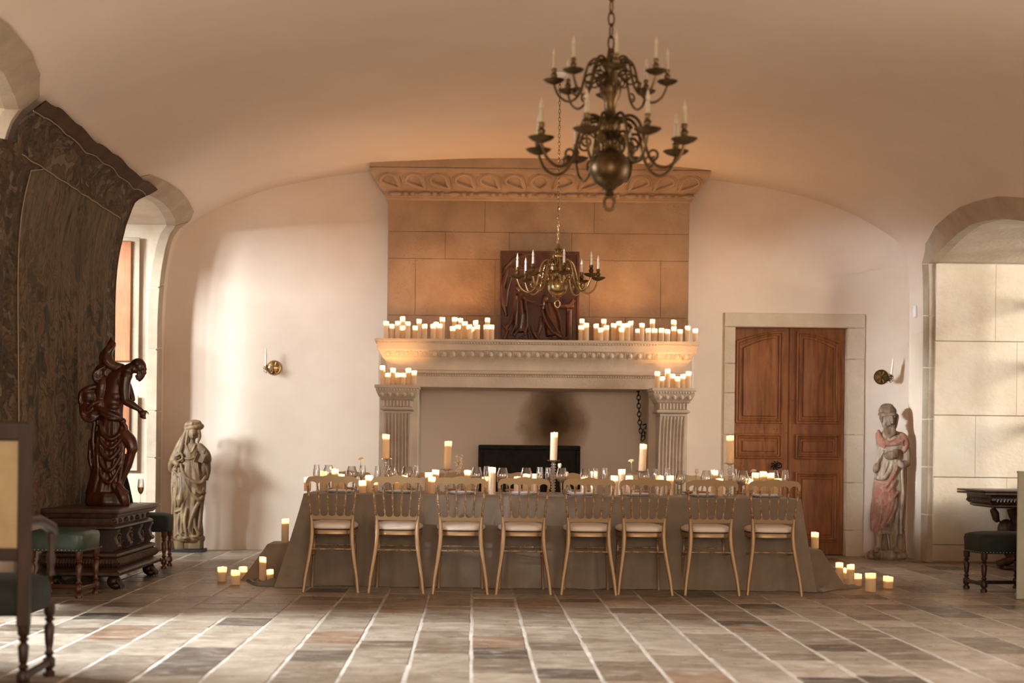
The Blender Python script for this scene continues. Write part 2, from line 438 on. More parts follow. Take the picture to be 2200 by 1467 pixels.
# ------------------------------------------------------------------ room shell
YB, YF = 15.6, -3.5
PROF = [(-3.40, 0.0), (-3.40, 2.444), (-3.388, 2.75), (-3.351, 3.093), (-3.267, 3.41), (-3.101, 3.56), (-2.918, 3.685), (-2.543, 3.858), (-2.059, 4.01), (-1.26, 4.15),
        (-0.613, 4.192), (0.08, 4.222), (0.68, 4.228), (1.265, 4.212), (2.3, 4.14), (3.055, 4.05), (3.455, 3.972), (3.782, 3.885), (4.146, 3.745), (4.485, 3.56), (4.63, 3.449), (4.718, 3.317), (4.742, 3.18), (4.758, 2.945), (4.766, 2.444), (4.766, 0)]
def catmull(pts, k=4):
    out = []
    for i in range(len(pts) - 1):
        p0 = Vector(pts[max(i - 1, 0)]); p1 = Vector(pts[i]); p2 = Vector(pts[i + 1]); p3 = Vector(pts[min(i + 2, len(pts) - 1)])
        for j in range(k):
            t = j / k
            d = .5 * ((2 * p1) + (p2 - p0) * t + (2 * p0 - 5 * p1 + 4 * p2 - p3) * t * t + (3 * p1 - p0 - 3 * p2 + p3) * t ** 3)
            out.append(d)
    out.append(Vector(pts[-1])); return out
prof = [Vector(PROF[0])] + catmull(PROF[1:-1], 5) + [Vector(PROF[-1])]
arc = [0]
for a_, b_ in zip(prof, prof[1:]): arc.append(arc[-1] + (b_ - a_).length)
def sample(s):
    s = min(max(s, 0), arc[-1])
    lo = 0
    for i in range(len(arc) - 1):
        if arc[i + 1] >= s: lo = i; break
    t = (s - arc[lo]) / max(arc[lo + 1] - arc[lo], 1e-9)
    return prof[lo].lerp(prof[lo + 1], t)
imax = max(range(len(prof)), key=lambda i: prof[i].y)
def s_of_z(z, side):
    rng = range(0, imax) if side < 0 else range(len(prof) - 2, imax - 1, -1)
    for i in rng:
        a_, b_ = prof[i].y, prof[i + 1].y
        lo, hi = min(a_, b_), max(a_, b_)
        if lo - 1e-6 <= z <= hi + 1e-6 and hi > lo:
            return arc[i] + (z - a_) / (b_ - a_) * (arc[i + 1] - arc[i])
    return arc[imax]
def wallx(z, side): return sample(s_of_z(z, side)).x
def ceil_z(x):
    for a_, b_ in zip(prof, prof[1:]):
        if a_.x <= x <= b_.x and b_.x > a_.x and a_.y > 2.5: return a_.y + (x - a_.x) / (b_.x - a_.x) * (b_.y - a_.y)
    return 4.2

def shift(loop, d): return [(y + d, z) for y, z in loop]
RI = [(14.87, 0), (14.87, 1.5), (14.87, 3.13), (14.57, 3.19), (14.2, 3.26), (13.9, 3.30), (13.5, 3.325), (13.1, 3.30), (12.75, 3.26), (12.4, 3.19), (12.13, 3.13), (12.13, 1.5), (12.13, 0)]
RO = [(15.07, 0), (15.07, 1.5), (15.07, 3.15), (14.86, 3.33), (14.35, 3.43), (13.9, 3.462), (13.5, 3.478), (13.1, 3.465), (12.65, 3.43), (12.15, 3.33), (11.93, 3.15), (11.93, 1.5), (11.93, 0)]
LI = [(15.17, 0), (15.17, 1.5), (15.17, 3.485), (14.94, 3.515), (14.5, 3.54), (14.13, 3.55), (13.75, 3.54), (13.3, 3.515), (13.09, 3.485), (13.09, 1.5), (13.09, 0)]
LO = [(15.41, 0), (15.41, 1.5), (15.36, 3.56), (15.15, 3.625), (14.58, 3.655), (14.13, 3.665), (13.65, 3.655), (13.1, 3.625), (12.9, 3.56), (12.85, 1.5), (12.85, 0)]
NI = [(9.95, 0), (9.95, 1.5), (9.95, 3.48), (9.72, 3.515), (9.3, 3.56), (8.72, 3.585), (8.14, 3.56), (7.72, 3.515), (7.5, 3.48), (7.5, 1.5), (7.5, 0)]
NO = [(10.12, 0), (10.12, 1.5), (9.99, 3.57), (9.66, 3.646), (9.25, 3.685), (8.72, 3.70), (8.2, 3.685), (7.78, 3.646), (7.45, 3.57), (7.32, 1.5), (7.32, 0)]
WINS = [(-1, LI, LO), (-1, NI, NO), (-1, shift(NI, -6.5), shift(NO, -6.5)), (1, RI, RO), (1, shift(RI, -5.8), shift(RO, -5.8))]  # the shifted copies are unseen windows, added to let in more light

def inpoly(x, y, poly):
    c_ = False; n = len(poly)
    for i in range(n):
        x1, y1 = poly[i]; x2, y2 = poly[i - 1]
        if (y1 > y) != (y2 > y) and x < (x2 - x1) * (y - y1) / (y2 - y1) + x1: c_ = not c_
    return c_
def build_shell():
    verts = []; edges = []
    ss = sorted(set([round(a_, 5) for a_ in arc])); ss2 = []
    zs = [0, .6, 1.2, 1.8]
    sL = s_of_z(2.444, -1); sR = s_of_z(2.444, 1)
    ss = [s for s in ss if sL - 1e-4 <= s <= sR + 1e-4] + zs + [arc[-1] - z for z in zs]
    ss = sorted(ss)
    ny = 50; ys = [YF + (YB - YF) * i / ny for i in range(ny + 1)]
    holes = []
    for side, inn, out in WINS:
        poly = []
        for (y, z) in inn:
            s = s_of_z(z, side) if z > 0 else (-.001 if side < 0 else arc[-1] + .001)
            poly.append((s, y))
        holes.append(poly)
    for s in ss:
        for y in ys:
            if any(inpoly(s, y, h) for h in holes): continue
            verts.append(Vector((s, y)))
    for h in holes:
        # refine hole edges so that they follow the curved surface
        pts = []
        for i in range(len(h) - 1):
            a_, b_ = Vector(h[i]), Vector(h[i + 1]); k = 14 if (b_ - a_).length > 1 else 4
            for j in range(k): pts.append(a_.lerp(b_, j / k))
        pts.append(Vector(h[-1]))
        o = len(verts); verts += pts
        edges += [(o + i, o + i + 1) for i in range(len(pts) - 1)]
    V, E_, Fc, *_ = delaunay_2d_cdt(verts, edges, [], 0, 1e-4)
    keep = []
    for f in Fc:
        cx = sum(V[i].x for i in f) / len(f); cy = sum(V[i].y for i in f) / len(f)
        if not any(inpoly(cx, cy, h) for h in holes): keep.append((f, cx))
    P3 = []
    for q in V:
        p = sample(q.x); P3.append((p.x, q.y, p.y))
    groups = {'wall_left': lambda s: s < sL, 'wall_right': lambda s: s > sR, 'ceiling': lambda s: sL <= s <= sR}
    for nm, fn in groups.items():
        fs = [f for f, cx in keep if fn(cx)]
        used = sorted(set(i for f in fs for i in f)); mp_ = {u: k for k, u in enumerate(used)}
        me = bpy.data.meshes.new(nm); me.from_pydata([P3[u] for u in used], [], [[mp_[i] for i in f] for f in fs])
        me.shade_smooth()
        OBJ[nm] = tag(link(nm, me, M['ceiling'] if nm == 'ceiling' else M['plaster']), kind='structure')
OBJ = {}
build_shell()

# back wall with door opening, cut to the vault
mb = MB()
DX0, DX1 = at(1577, 900, YB).x, at(1820, 900, YB).x; DZ = at(1700, 703, YB).z
xs = sorted([p.x for p in prof[1:-1]] + [DX0, DX1]); 
def top(x): return 4.2 if False else ceil_z(x)
pts = [(-3.4, 0)] + [(p.x, p.y) for p in prof[1:-1]] + [(4.766, 0), (DX1, 0), (DX1, DZ), (DX0, DZ), (DX0, 0)]
V2 = [Vector(p) for p in pts]
V, E_, Fc, *_ = delaunay_2d_cdt(V2, [(i, (i + 1) % len(V2)) for i in range(len(V2))], [], 0, 1e-5)
Fk = [f for f in Fc if inpoly(sum(V[i].x for i in f) / 3, sum(V[i].y for i in f) / 3, pts)]
mb.add([(p.x, YB, p.y) for p in V], Fk)
OBJ['wall_back'] = tag(mb.build('wall_back', M['plaster'], ang=0), kind='structure')
mb = MB(); mb.box(-6, 7, YF - .1, YF, -.1, 5)
tag(mb.build('wall_front', M['plaster'], ang=0), kind='structure')
# floor bed
mb = MB(); mb.box(-5.2, 6.8, YF - .3, YB + .6, -.2, -.0005)
floor = tag(mb.build('floor', M['grout'], ang=0), kind='structure')

# tiles
rng = random.Random(3)
tiles = []
W_ = .327
PAL = [((.36, .32, .27), 5), ((.43, .39, .335), 5), ((.30, .26, .215), 4), ((.50, .46, .40), 3), ((.21, .175, .14), 2), ((.11, .095, .08), 1.3), ((.30, .21, .15), 1)]
def pick(r):
    t = r.random() * sum(w_ for _, w_ in PAL)
    for c_, w_ in PAL:
        t -= w_
        if t <= 0: return c_
    return PAL[0][0]
for k in range(-15, 20):
    y = YF + rng.random() * .4
    while y < YB + .02:
        l = rng.choice([.28, .33, .33, .4, .46, .55, .66]) * rng.uniform(.92, 1.08)
        y1 = min(y + l, YB + .02); x0 = k * W_; x1 = x0 + W_
        if y1 - y > .1 and x0 > -4.8 and x1 < 6.4: tiles.append((x0, x1, y, y1, pick(rng), rng.random()))
        y += l
def tile_mesh(T, name):
    mb = MB(); cols = []
    for (x0, x1, y0, y1, c_, rr) in T:
        r2 = random.Random(rr); g = .0075; hz = r2.uniform(-.0015, .002); tl = [r2.uniform(-.0015, .0015) for _ in range(4)]
        j = [r2.uniform(-.005, .005) for _ in range(8)]
        gy = .0035; X0, X1, Y0, Y1 = x0 + g, x1 - g, y0 + gy, y1 - gy
        b = .006; q = [(X0 + j[0], Y0 + j[1]), (X1 + j[2], Y0 + j[3]), (X1 + j[4], Y1 + j[5]), (X0 + j[6], Y1 + j[7])]
        cx, cy = (X0 + X1) / 2, (Y0 + Y1) / 2
        ins = [(x + (b if x < cx else -b), yy + (b if yy < cy else -b)) for x, yy in q]
        o = len(mb.v)
        mb.add([(x, yy, -.006) for x, yy in q] + [(x, yy, -.0015) for x, yy in q] + [(x, yy, .0015 + hz * .6 + t_ * .6) for (x, yy), t_ in zip(ins, tl)],
               [(0, 1, 5, 4), (1, 2, 6, 5), (2, 3, 7, 6), (3, 0, 4, 7), (4, 5, 9, 8), (5, 6, 10, 9), (6, 7, 11, 10), (7, 4, 8, 11), (8, 9, 10, 11)])
        v_ = r2.uniform(.78, 1.02)
        cols += [(c_[0] * v_ * 1.02, c_[1] * v_ * .96, c_[2] * v_ * .90, 1)] * 12
    me = mb.mesh(name, 0, False)
    at_ = me.attributes.new('tint', 'FLOAT_COLOR', 'POINT')
    for i, c_ in enumerate(cols): at_.data[i].color = c_
    return me
def vis(t):
    cy = (t[2] + t[3]) / 2; cx = (t[0] + t[1]) / 2
    if cy < 6.75: return 0
    px = PX + cx * F / cy
    if px < -60 or px > 2260: return 0
    if cx < -3.45 or cx > 4.8: return 0
    if -1.4 < cx < 2.7 and 11.75 < cy: return .0001
    return (t[1] - t[0]) * (t[3] - t[2]) / cy ** 3
tiles.sort(key=vis, reverse=True)
for t in tiles[:298]:
    link('tile', tile_mesh([t], 'tile'), M['tile'], floor)
tag(link('distant_tiles', tile_mesh(tiles[298:], 'distant_tiles'), M['tile'], floor), kind='stuff')

# window embrasures: arch stones, splays, frames, panes
def window(idx, side, inn, out, name_wall):
    wall = OBJ[name_wall]
    Xw = WL if side < 0 else WR
    # voussoirs on the surface
    n = len(inn); ymid = sum(p[0] for p in inn) / n
    for i in range(n - 1):
        k = 5 if abs(inn[i][1] - inn[i + 1][1]) > 1 else 2
        for j in range(1 if k == 2 else 3):
            kk = 1 if k == 2 else 3
            mb = MB(); rings = []
            e = .004
            for t in [j / kk + e] + [(j + q_ / 8) / kk for q_ in range(1, 8)] + [(j + 1) / kk - e]:
                a0 = Vector(inn[i]).lerp(Vector(inn[i + 1]), t); b0 = Vector(out[i]).lerp(Vector(out[i + 1]), t)
                ring = []
                a0 = Vector((a0.x + (.007 if a0.x < ymid else -.007), a0.y - (.007 if a0.y > 2 else 0)))
                for q in (0, .2, .4, .6, .8, 1):
                    p = a0.lerp(b0, q); x = wallx(max(p.y, .001), side); ring.append((x - side * .016, p.x, p.y))
                back = [(x + side * .10, y, z) for x, y, z in reversed(ring)]
                rings.append(ring + back)
            mb.loft(rings, True, True)
            mb.build('arch_stone', M['ring'], wall, 30)
    # tunnel
    mb = MB(); ptsr = []
    for i in range(n - 1):
        for j in range(16): ptsr.append(Vector(inn[i]).lerp(Vector(inn[i + 1]), j / 16))
    ptsr.append(Vector(inn[-1]))
    rings = []
    for f_ in range(7):
        ring = []
        for p in ptsr:
            x0 = wallx(max(p.y, .001), side)
            ring.append((x0 + (Xw - x0) * f_ / 6, p.x, p.y))
        rings.append(ring)
    mb.loft(rings, False, False)
    tag(mb.build('window_reveal', M['reveal'], wall, 30), kind='structure')
    # frame in the window plane
    y0 = min(p[0] for p in inn); y1 = max(p[0] for p in inn); zt = max(p[1] for p in inn)
    wd = thing('window_%d' % idx, None, None, (Xw, (y0 + y1) / 2, 0), kind='structure')
    hw = (y1 - y0) / 2
    mb = MB(); sill = .85
    mb.box(-.15, .15, -hw, hw, -.02, sill, .01)
    mb.build('window_sill', M['reveal'], wd, 30)
    for yy in (-hw + .04, -hw / 2, 0, hw / 2, hw - .04):
        MB().box(-.035, .035, yy - .035, yy + .035, sill, zt, .006).build('mullion', M['shutter'], wd)
    for q in range(5):
        z = sill + (zt - sill) * q / 4
        MB().box(-.03, .03, -hw, hw, z - .03, z + .03, .006).build('glazing_bar', M['shutter'], wd)
    for a_ in range(4):
        for q in range(4):
            z0 = sill + (zt - sill) * q / 4 + .03; z1 = sill + (zt - sill) * (q + 1) / 4 - .03
            ya = -hw + a_ * hw / 2 + .035; yb = ya + hw / 2 - .07
            MB().box(-.003, .003, ya, yb, z0, z1).build('pane', M['pane'], wd, 0)
for i, (side, inn, out) in enumerate(WINS):
    window(i + 1, side, inn, out, 'wall_left' if side < 0 else 'wall_right')

# courses of large stones on the far reveal of the right window
rows = [(563, 733, [2137]), (733, 892, [2182]), (892, 1025, [2093]), (1025, 1170, [2160]), (1170, 1206, [2070])]
for (ya, yb, js) in rows:
    e = [2001] + js + [2290]
    for a_, b_ in zip(e, e[1:]):
        p = at(a_, ya, 14.86); q = at(b_, yb, 14.86)
        x0 = max(p.x, 4.80); x1 = min(q.x, WR - .1)
        z1 = H + (PY - ya + 11.5) * 14.86 / F; z0 = max(H + (PY - yb + 11.5) * 14.86 / F, .0)
        if ya == 563: z1 = 3.125
        MB().box(x0 + .003, x1 - .003, 14.835, 14.9, z0 + .003, z1 - .003, .005).build('stone_block', M['reveal'], OBJ['wall_right'], 30)
# wooden shutter leaf folded on the far reveal of the left window
sh = thing('window_shutter', 'upright orange-brown wooden window shutter beside the tapestry edge', 'shutter', (-3.95, 15.12, 0))
for z0, z1 in ((.9, 1.62), (2.02, 3.30)):
    MB().box(-.42, .30, -.03, 0, z0, z1, .008).build('shutter_panel', M['shutter'], sh)
    MB().box(-.42, .38, .0, .02, z0 - .04, z1 + .04, .004).build('shutter_shade', M['ring'], sh)  # darker strip beside the panel, recess shadow put into its colour

# ------------------------------------------------------------------ fireplace
fp = thing('fireplace', 'tall stone fireplace with carved mantel, fluted piers and sloping gadrooned cornice', 'fireplace', (.67, 15.2, 0))
def FB(mb, name, mat, ang=35, par=None):
    return mb.xf(Matrix.Translation((-.67, -15.2, 0))).build(name, mat, par or fp, ang)
BX0, BX1, BY = -.946, 2.298, 15.3
FB(MB().box(BX0 + .01, BX1 - .01, BY + .02, 15.62, 2.2, 4.18), 'breast_core', M['mortar'], 0)
rows = [(424, 497, [1036, 1271]), (497, 555, [952, 1089, 1223]), (555, 677, [888, 1060, 1262, 1415]), (677, 731, [1000, 1180, 1340])]
for ya, yb, js in rows:
    e = [BX0] + [(j - PX) * BY / F for j in js] + [BX1]
    z1 = H + (PY - 1.5 - ya) * BY / F; z0 = H + (PY - 1.5 - yb) * BY / F
    for a_, b_ in zip(e, e[1:]):
        d = random.uniform(-.002, .003)
        FB(MB().box(a_ + .0015, b_ - .0015, BY - d, BY + .1, max(z0, 2.24) + .0015, z1 - .0015, .003), 'stone_block', M['breast'])
# cornice
cp = [(-.02, 3.79), (.0, 3.80), (.02, 3.815), (.02, 3.832), (.032, 3.838), (.032, 3.888), (.055, 3.898), (.085, 3.93), (.12, 3.98), (.155, 4.03), (.172, 4.062), (.182, 4.066), (.19, 4.085), (.19, 4.12)]
cor = FB(MB().band(cp, BX0, BX1, BY, 15.6), 'cornice', M['cornice'], 30)
xs = [BX0 - .19 + (BX1 - BX0 + .38) * i / 40 for i in range(41)]
FB(MB().strip(xs, [ceil_z(x) + .02 for x in xs], [4.115] * 41, BY - .19, 15.6), 'cornice_fascia', M['cornice'], 30)
def cy(x, t):  # point on the cyma face
    z = 3.90 + .155 * t; o = .058 + .10 * t + .016 * math.sin(PI * t)
    return Vector((x, BY - o, z))
mo = MB(); mc = (BX0 + BX1) / 2; ng = 13; sp = (BX1 - BX0 + .22) / ng
for i in range(ng):
    xc = BX0 - .11 + sp * (i + .5); s_ = 1 if i < ng / 2 - .5 else (-1 if i > ng / 2 - .5 else 0)
    loop = []; 
    for k in range(22):
        q = 2 * PI * k / 22
        tt = .52 + .42 * math.cos(q); low = max(0, -math.cos(q)) ** 1.6
        x = xc - s_ * .012 + .088 * math.sin(q) * (1 - .35 * low) + s_ * .11 * low
        loop.append(cy(x, tt) + Vector((0, -.012, 0)))
    mo.tube(loop, .019, 7, True)
    loop2 = [(p - cy(xc, .52)) * 1.28 + cy(xc, .52) + Vector((0, .008, 0)) for p in loop if p.z > 3.93]
    mo.tube(loop2, .012, 6)
    b = xc + sp / 2
    if i < ng - 1:
        for dx in (-.018, 0, .018): mo.tube([cy(b + dx * .2, .45), cy(b + dx, .8), cy(b + dx * 1.5, .98)], [.005, .011, .006], 6)
FB(mo, 'gadroon_ornament', M['cornice'], 50)
mo = MB(); x = BX0 + .02; k = 0
while x < BX1 - .02:
    if k % 3 == 0: mo.ell((x + .06, BY - .042, 3.862), (.062, .026, .024)); x += .165
    else: mo.ell((x, BY - .042, 3.862), (.026, .026, .025)); x += .075
    k += 1
mo.tube([(BX0, BY - .034, 3.862), (BX1, BY - .034, 3.862)], .006, 6)
FB(mo, 'bead_ornament', M['cornice'], 50)
# mantel
MX0, MX1, MY = -.90, 2.19, 14.75
mp_ = [(-.05, 1.768), (0, 1.772), (0, 1.884), (.012, 1.886), (.012, 1.905), (.03, 1.908), (.042, 1.918), (.042, 1.932), (.028, 1.944), (.008, 1.95), (.004, 1.98), (.012, 2.02), (.032, 2.055), (.055, 2.075), (.055, 2.085), (.085, 2.14), (.105, 2.15), (.105, 2.212), (.118, 2.216), (.118, 2.232), (.13, 2.238), (.13, 2.262)]
def sec(mp, a_, b_): return [q for q in mp if a_ <= q[1] <= b_]
FB(MB().band(sec(mp_, 1.7, 1.95), MX0, MX1, MY, 15.62), 'lintel', M['stone'], 30)
FB(MB().band(sec(mp_, 1.95, 2.08), MX0, MX1, MY, 15.62), 'frieze', M['stone'], 30)
FB(MB().band(sec(mp_, 2.075, 2.3), MX0, MX1, MY, 15.62), 'mantel_shelf', M['stone'], 30)
FB(MB().box(-1.0, -.86, 14.83, 15.6, 1.775, 2.2, .02), 'corbel', M['stone'], 30)
FB(MB().box(2.16, 2.29, 14.83, 15.6, 1.775, 2.2, .02), 'corbel', M['stone'], 30)
mo = MB(); n = 33
for i in range(n):
    x = MX0 - .04 + (MX1 - MX0 + .08) * (i + .5) / n
    mo.ell((x, MY - .074, 2.112), (.026, .016, .03))
    mo.tube([(x - .034, MY - .088, 2.14), (x - .032, MY - .07, 2.105), (x - .014, MY - .062, 2.078), (x + .014, MY - .062, 2.078), (x + .032, MY - .07, 2.105), (x + .034, MY - .088, 2.14)], .006, 5)
    mo.tube([(x + .047, MY - .088, 2.14), (x + .047, MY - .06, 2.08)], [.009, .003], 5)
FB(mo, 'egg_and_dart', M['stone'], 60)
mo = MB()
for (zz, o, n) in ((2.224, .12, 110), (1.896, .014, 120)):
    for i in range(n):
        x = MX0 - o + (MX1 - MX0 + 2 * o) * (i + .5) / n
        mo.ell((x, MY - o - .002, zz), (.009, .006, .009), n=(6, 4))
tag(FB(mo, 'pearl_row', M['stone'], 60), kind='stuff')
# piers
for cx in (-.782, 2.026):
    inner = 1 if cx < 0 else -1
    FB(MB().box(cx - .205, cx + .205, 14.80, 15.6, 0, 1.776, .006), 'pier', M['stone'], 30)
    pr = [(0, 1.49), (0, 1.512), (.03, 1.522), (.037, 1.536), (.03, 1.55), (.008, 1.556), (.012, 1.565), (.014, 1.615), (.034, 1.63), (.036, 1.642), (.05, 1.655), (.072, 1.70), (.076, 1.71), (.082, 1.74), (.092, 1.744), (.092, 1.774)]
    FB(MB().band(pr, cx - .132, cx + .132, 14.45, 14.86), 'capital', M['stone'], 30)
    mo = MB()
    for i in range(5):
        x = cx - .15 + .075 * i; mo.ell((x, 14.45 - .06, 1.682), (.022, .016, .026))
        mo.tube([(x - .03, 14.45 - .07, 1.708), (x - .026, 14.45 - .06, 1.68), (x, 14.45 - .052, 1.652), (x + .026, 14.45 - .06, 1.68), (x + .03, 14.45 - .07, 1.708)], .0055, 5)
    for i in range(22): mo.ell((cx - .165 + .0157 * i, 14.45 - .038, 1.636), (.0065, .006, .006), n=(6, 4))
    for i in range(15): mo.ell((cx - .2 + .0286 * i, 14.45 - .083, 1.725), (.011, .006, .012), n=(6, 4))
    for i in range(9): mo.tube([(cx - .135 + .03375 * i, 14.45 - .014, 1.56), (cx - .135 + .03375 * i, 14.45 - .016, 1.618)], .009, 6)
    FB(mo, 'capital_carving', M['stone'], 60)
    mo = MB(); rings = []
    for k in range(25):
        z = 1.495 * (1 - k / 24)
        yy = 14.46 + .20 * (1 - z / 1.5) + .035 * math.sin(2 * PI * (1 - z / 1.5)) * 1.0
        fade = min(1, (1.455 - z) / .03) if z > 1.42 else 1
        fade = max(0, fade)
        ring = []
        for j in range(71):
            u = j / 70; x = cx - .132 + .264 * u
            q = (u * 7.6 - .3)
            g = 0
            if 0 <= q <= 7:
                fr = q - math.floor(q)
                if .16 < fr < .84: g = math.sin(PI * (fr - .16) / .68) ** .6 * .024
            ring.append((x, yy + g * fade, z))
        ring += [(cx + .132, 14.9, z), (cx - .132, 14.9, z)]
        rings.append(ring)
    mo.loft(rings, True, True)
    FB(mo, 'fluted_shaft', M['stone'], 25)
FB(MB().box(-.6, 1.85, 15.54, 15.62, 0, 1.9), 'hearth_back', M['soot'], 0)
FB(MB().box(-.58, 1.83, 14.8, 15.54, -.003, .03, .008), 'hearth_slab', M['door_stone'], 0)
# cast iron fireback
a_, b_ = at(1028, 955, 15.42), at(1247, 957, 15.42)
fb = thing('fireback', 'black cast-iron fireback with raised rim standing in the hearth', 'fireback', ((a_.x + b_.x) / 2, 15.45, .03))
hw = (b_.x - a_.x) / 2; ht = a_.z - .03
MB().box(-hw, hw, -.02, .03, 0, ht, .01).build('plate', M['cast_iron'], fb)
mo = MB()
for (x0, x1, z0, z1) in ((-hw, hw, ht - .05, ht), (-hw, -hw + .05, 0, ht - .05), (hw - .05, hw, 0, ht - .05), (-hw, hw, 0, .05)): mo.box(x0, x1, -.045, -.018, z0, z1, .008)
mo.build('rim', M['cast_iron'], fb)
mo = MB(); mo.ell((.05, -.03, ht * .55), (.14, .02, .2)).ell((.05, -.045, ht * .7), (.05, .02, .07))
for q in range(8): mo.tube([(.05, -.03, ht * .5), (.05 + .28 * math.cos(q * PI / 4), -.025, ht * .5 + .22 * math.sin(q * PI / 4))], [.02, .008], 6)
mo.build('cast_relief', M['cast_iron'], fb, 60)
for s_ in (-1, 1): MB().ell((s_ * (hw + .012), 0, ht * .72), (.02, .014, .016)).build('lug', M['cast_iron'], fb, 60)
# iron chain in the hearth
ch = thing('hearth_chain', 'black iron chain looped from the hearth opening beside the right pier', 'chain', at(1372, 835, 15.0))
o0 = at(1372, 835, 15.0)
path = [at(x, y, 15.0) - o0 for x, y in ((1371, 836), (1372, 850), (1372, 866), (1373, 882), (1373.5, 898), (1375, 913), (1377, 928), (1381, 942), (1385, 934), (1387, 922), (1389, 912))]
L_ = MB(); k = 0; pos = 0; seg = 0
pl = [Vector(p) for p in path]; d = 0; step = .044; out = []
for a_, b_ in zip(pl, pl[1:]):
    l = (b_ - a_).length
    while d < l: out.append((a_.lerp(b_, d / l), (b_ - a_).normalized())); d += step
    d -= l
link_me = MB().tube([(math.cos(q * PI / 6) * .019, 0, math.sin(q * PI / 6) * .03) for q in range(12)], .0055, 6, True).mesh('chain_link', 60)
for i, (p, t) in enumerate(out):
    o = link('chain_link', link_me, M['iron'], ch, p)
    o.rotation_euler = (0, math.atan2(t.x, t.z), 0) if i % 2 == 0 else (0, math.atan2(t.x, t.z), R(80))
MB().tube([at(x, y, 15.0) - o0 for x, y in ((1380, 913), (1384, 912), (1391, 910), (1392, 920), (1389, 928))], .008, 6).build('hook', M['iron'], ch, 60)
MB().tube([at(1368, 833, 15.0) - o0, at(1405, 822, 15.0) - o0], .007, 6).build('bar', M['iron'], ch, 60)

# ------------------------------------------------------------------ door
d1 = thing('door_1', None, None, (DX0, YB + .12, 0), kind='structure')
DW = DX1 - DX0
def dz(y): return H + (PY + 7.6 - y) * 15.7 / F
def dx(px): return (px - PX) * 15.7 / F - DX0 + .01
def panel_rings(x0, x1, z0, zl, zr, steps):
    rings = []
    for ins, y in steps:
        a, b = x0 + ins, x1 - ins
        ring = [(a, y, z0 + ins), (b, y, z0 + ins)]
        for k in range(9):
            t = k / 8; x = b + (a - b) * t
            u = 1 - t if zl < zr else t
            z = min(zl, zr) + abs(zr - zl) * math.sin(u * PI / 2) if abs(zr - zl) > 1e-4 else zl
            ring.append((x, y, z - ins))
        rings.append(ring)
    return rings
STP = [(0, 0), (.006, -.022), (.02, -.024), (.028, -.012), (.036, -.018), (.046, -.016), (.056, -.003), (.075, -.002), (.085, -.014), (.1, -.016)]
def door_leaf(xa, xb, mirror):
    lf = MB().box(xa, xb, 0, .05, .01, dz(704), .003).build('door_leaf', M['door'], d1, 30)
    pa, pb = (xa + .03, xb - .075) if not mirror else (xa + .06, xb - .045)
    for (y0, ya, yb) in ((910, 732, 711), (986, 932, 932), (1164, 1013, 1013)):
        zl, zr = dz(ya), dz(yb)
        if mirror: zl, zr = zr, zl
        mb = MB(); mb.loft(panel_rings(pa, pb, dz(y0), zl, zr, STP), True, True)
        mb.build('door_panel', M['door'], d1, 30)
mid = dx(1694.5)
door_leaf(.005, mid - .003, False); door_leaf(mid + .003, DW - .005, True)
MB().box(mid - .012, mid + .018, -.012, .0, .01, dz(704), .004).build('door_astragal', M['door'], d1, 30)
mb = MB(); c = Vector((dx(1665), -.02, dz(1000)))
for q in range(8): mb.tube([c, c + Vector((.035 * math.cos(q * PI / 4), -.012, .035 * math.sin(q * PI / 4))), c + Vector((.05 * math.cos(q * PI / 4 + .4), 0, .05 * math.sin(q * PI / 4 + .4)))], .007, 6)
mb.tube([c + Vector((.03 + .03 * math.cos(q * PI / 6), -.03, .03 * math.sin(q * PI / 6))) for q in range(12)], .007, 6, True)
mb.build('door_handle', M['iron'], d1, 60)
mb = MB()
for p in ((1592, 997), (1597, 1003), (1688, 930), (1700, 860), (1661, 922), (1668, 922)): mb.ell((dx(p[0]), -.002, dz(p[1])), (.005, .004, .005), n=(8, 5))
mb.build('iron_studs', M['iron'], d1, 60)
# stone surround
def sx(px): return (px - PX) * YB / F - DX0
def sz(y): return H + (PY + 7.6 - y) * YB / F
js = [1200, 1133, 1040, 935, 845, 782, 703]
for a_, b_ in zip(js, js[1:]):
    MB().box(sx(1553), 0.002, -.135, .0, max(sz(a_), 0) + .002, sz(b_) - .002, .006).build('jamb_stone', M['door_stone'], d1, 30)
js = [1210, 1137, 1035, 932, 770, 703]
for a_, b_ in zip(js, js[1:]):
    MB().box(DW - .002, sx(1856), -.135, .0, max(sz(a_), 0) + .002, sz(b_) - .002, .006).build('jamb_stone', M['door_stone'], d1, 30)
MB().box(sx(1553), sx(1856), -.135, .0, sz(703) + .002, sz(673), .006).build('lintel_stone', M['door_stone'], d1, 30)
for xa_, xb_ in ((-.08, .0), (DW, DW + .08)):
    MB().box(xa_, xb_, -.132, .25, 0, dz(698)).build('jamb_core', M['mortar'], d1, 0)
MB().box(-.08, DW + .08, -.13, .25, sz(703) - .002, sz(690)).build('lintel_core', M['mortar'], d1, 0)
for nm_ in ('x',):
    MB().box(-.02, DW + .02, .04, .3, 0, dz(700)).build('door_backing', M['black'], d1, 0)

# low skirting line of floor meeting the right wall
tag(MB().box(2.36, sx(1553) + DX0, YB - .012, YB, 0, .02, .003).build('baseboard_back', M['door_stone'], None, 0), kind='structure')

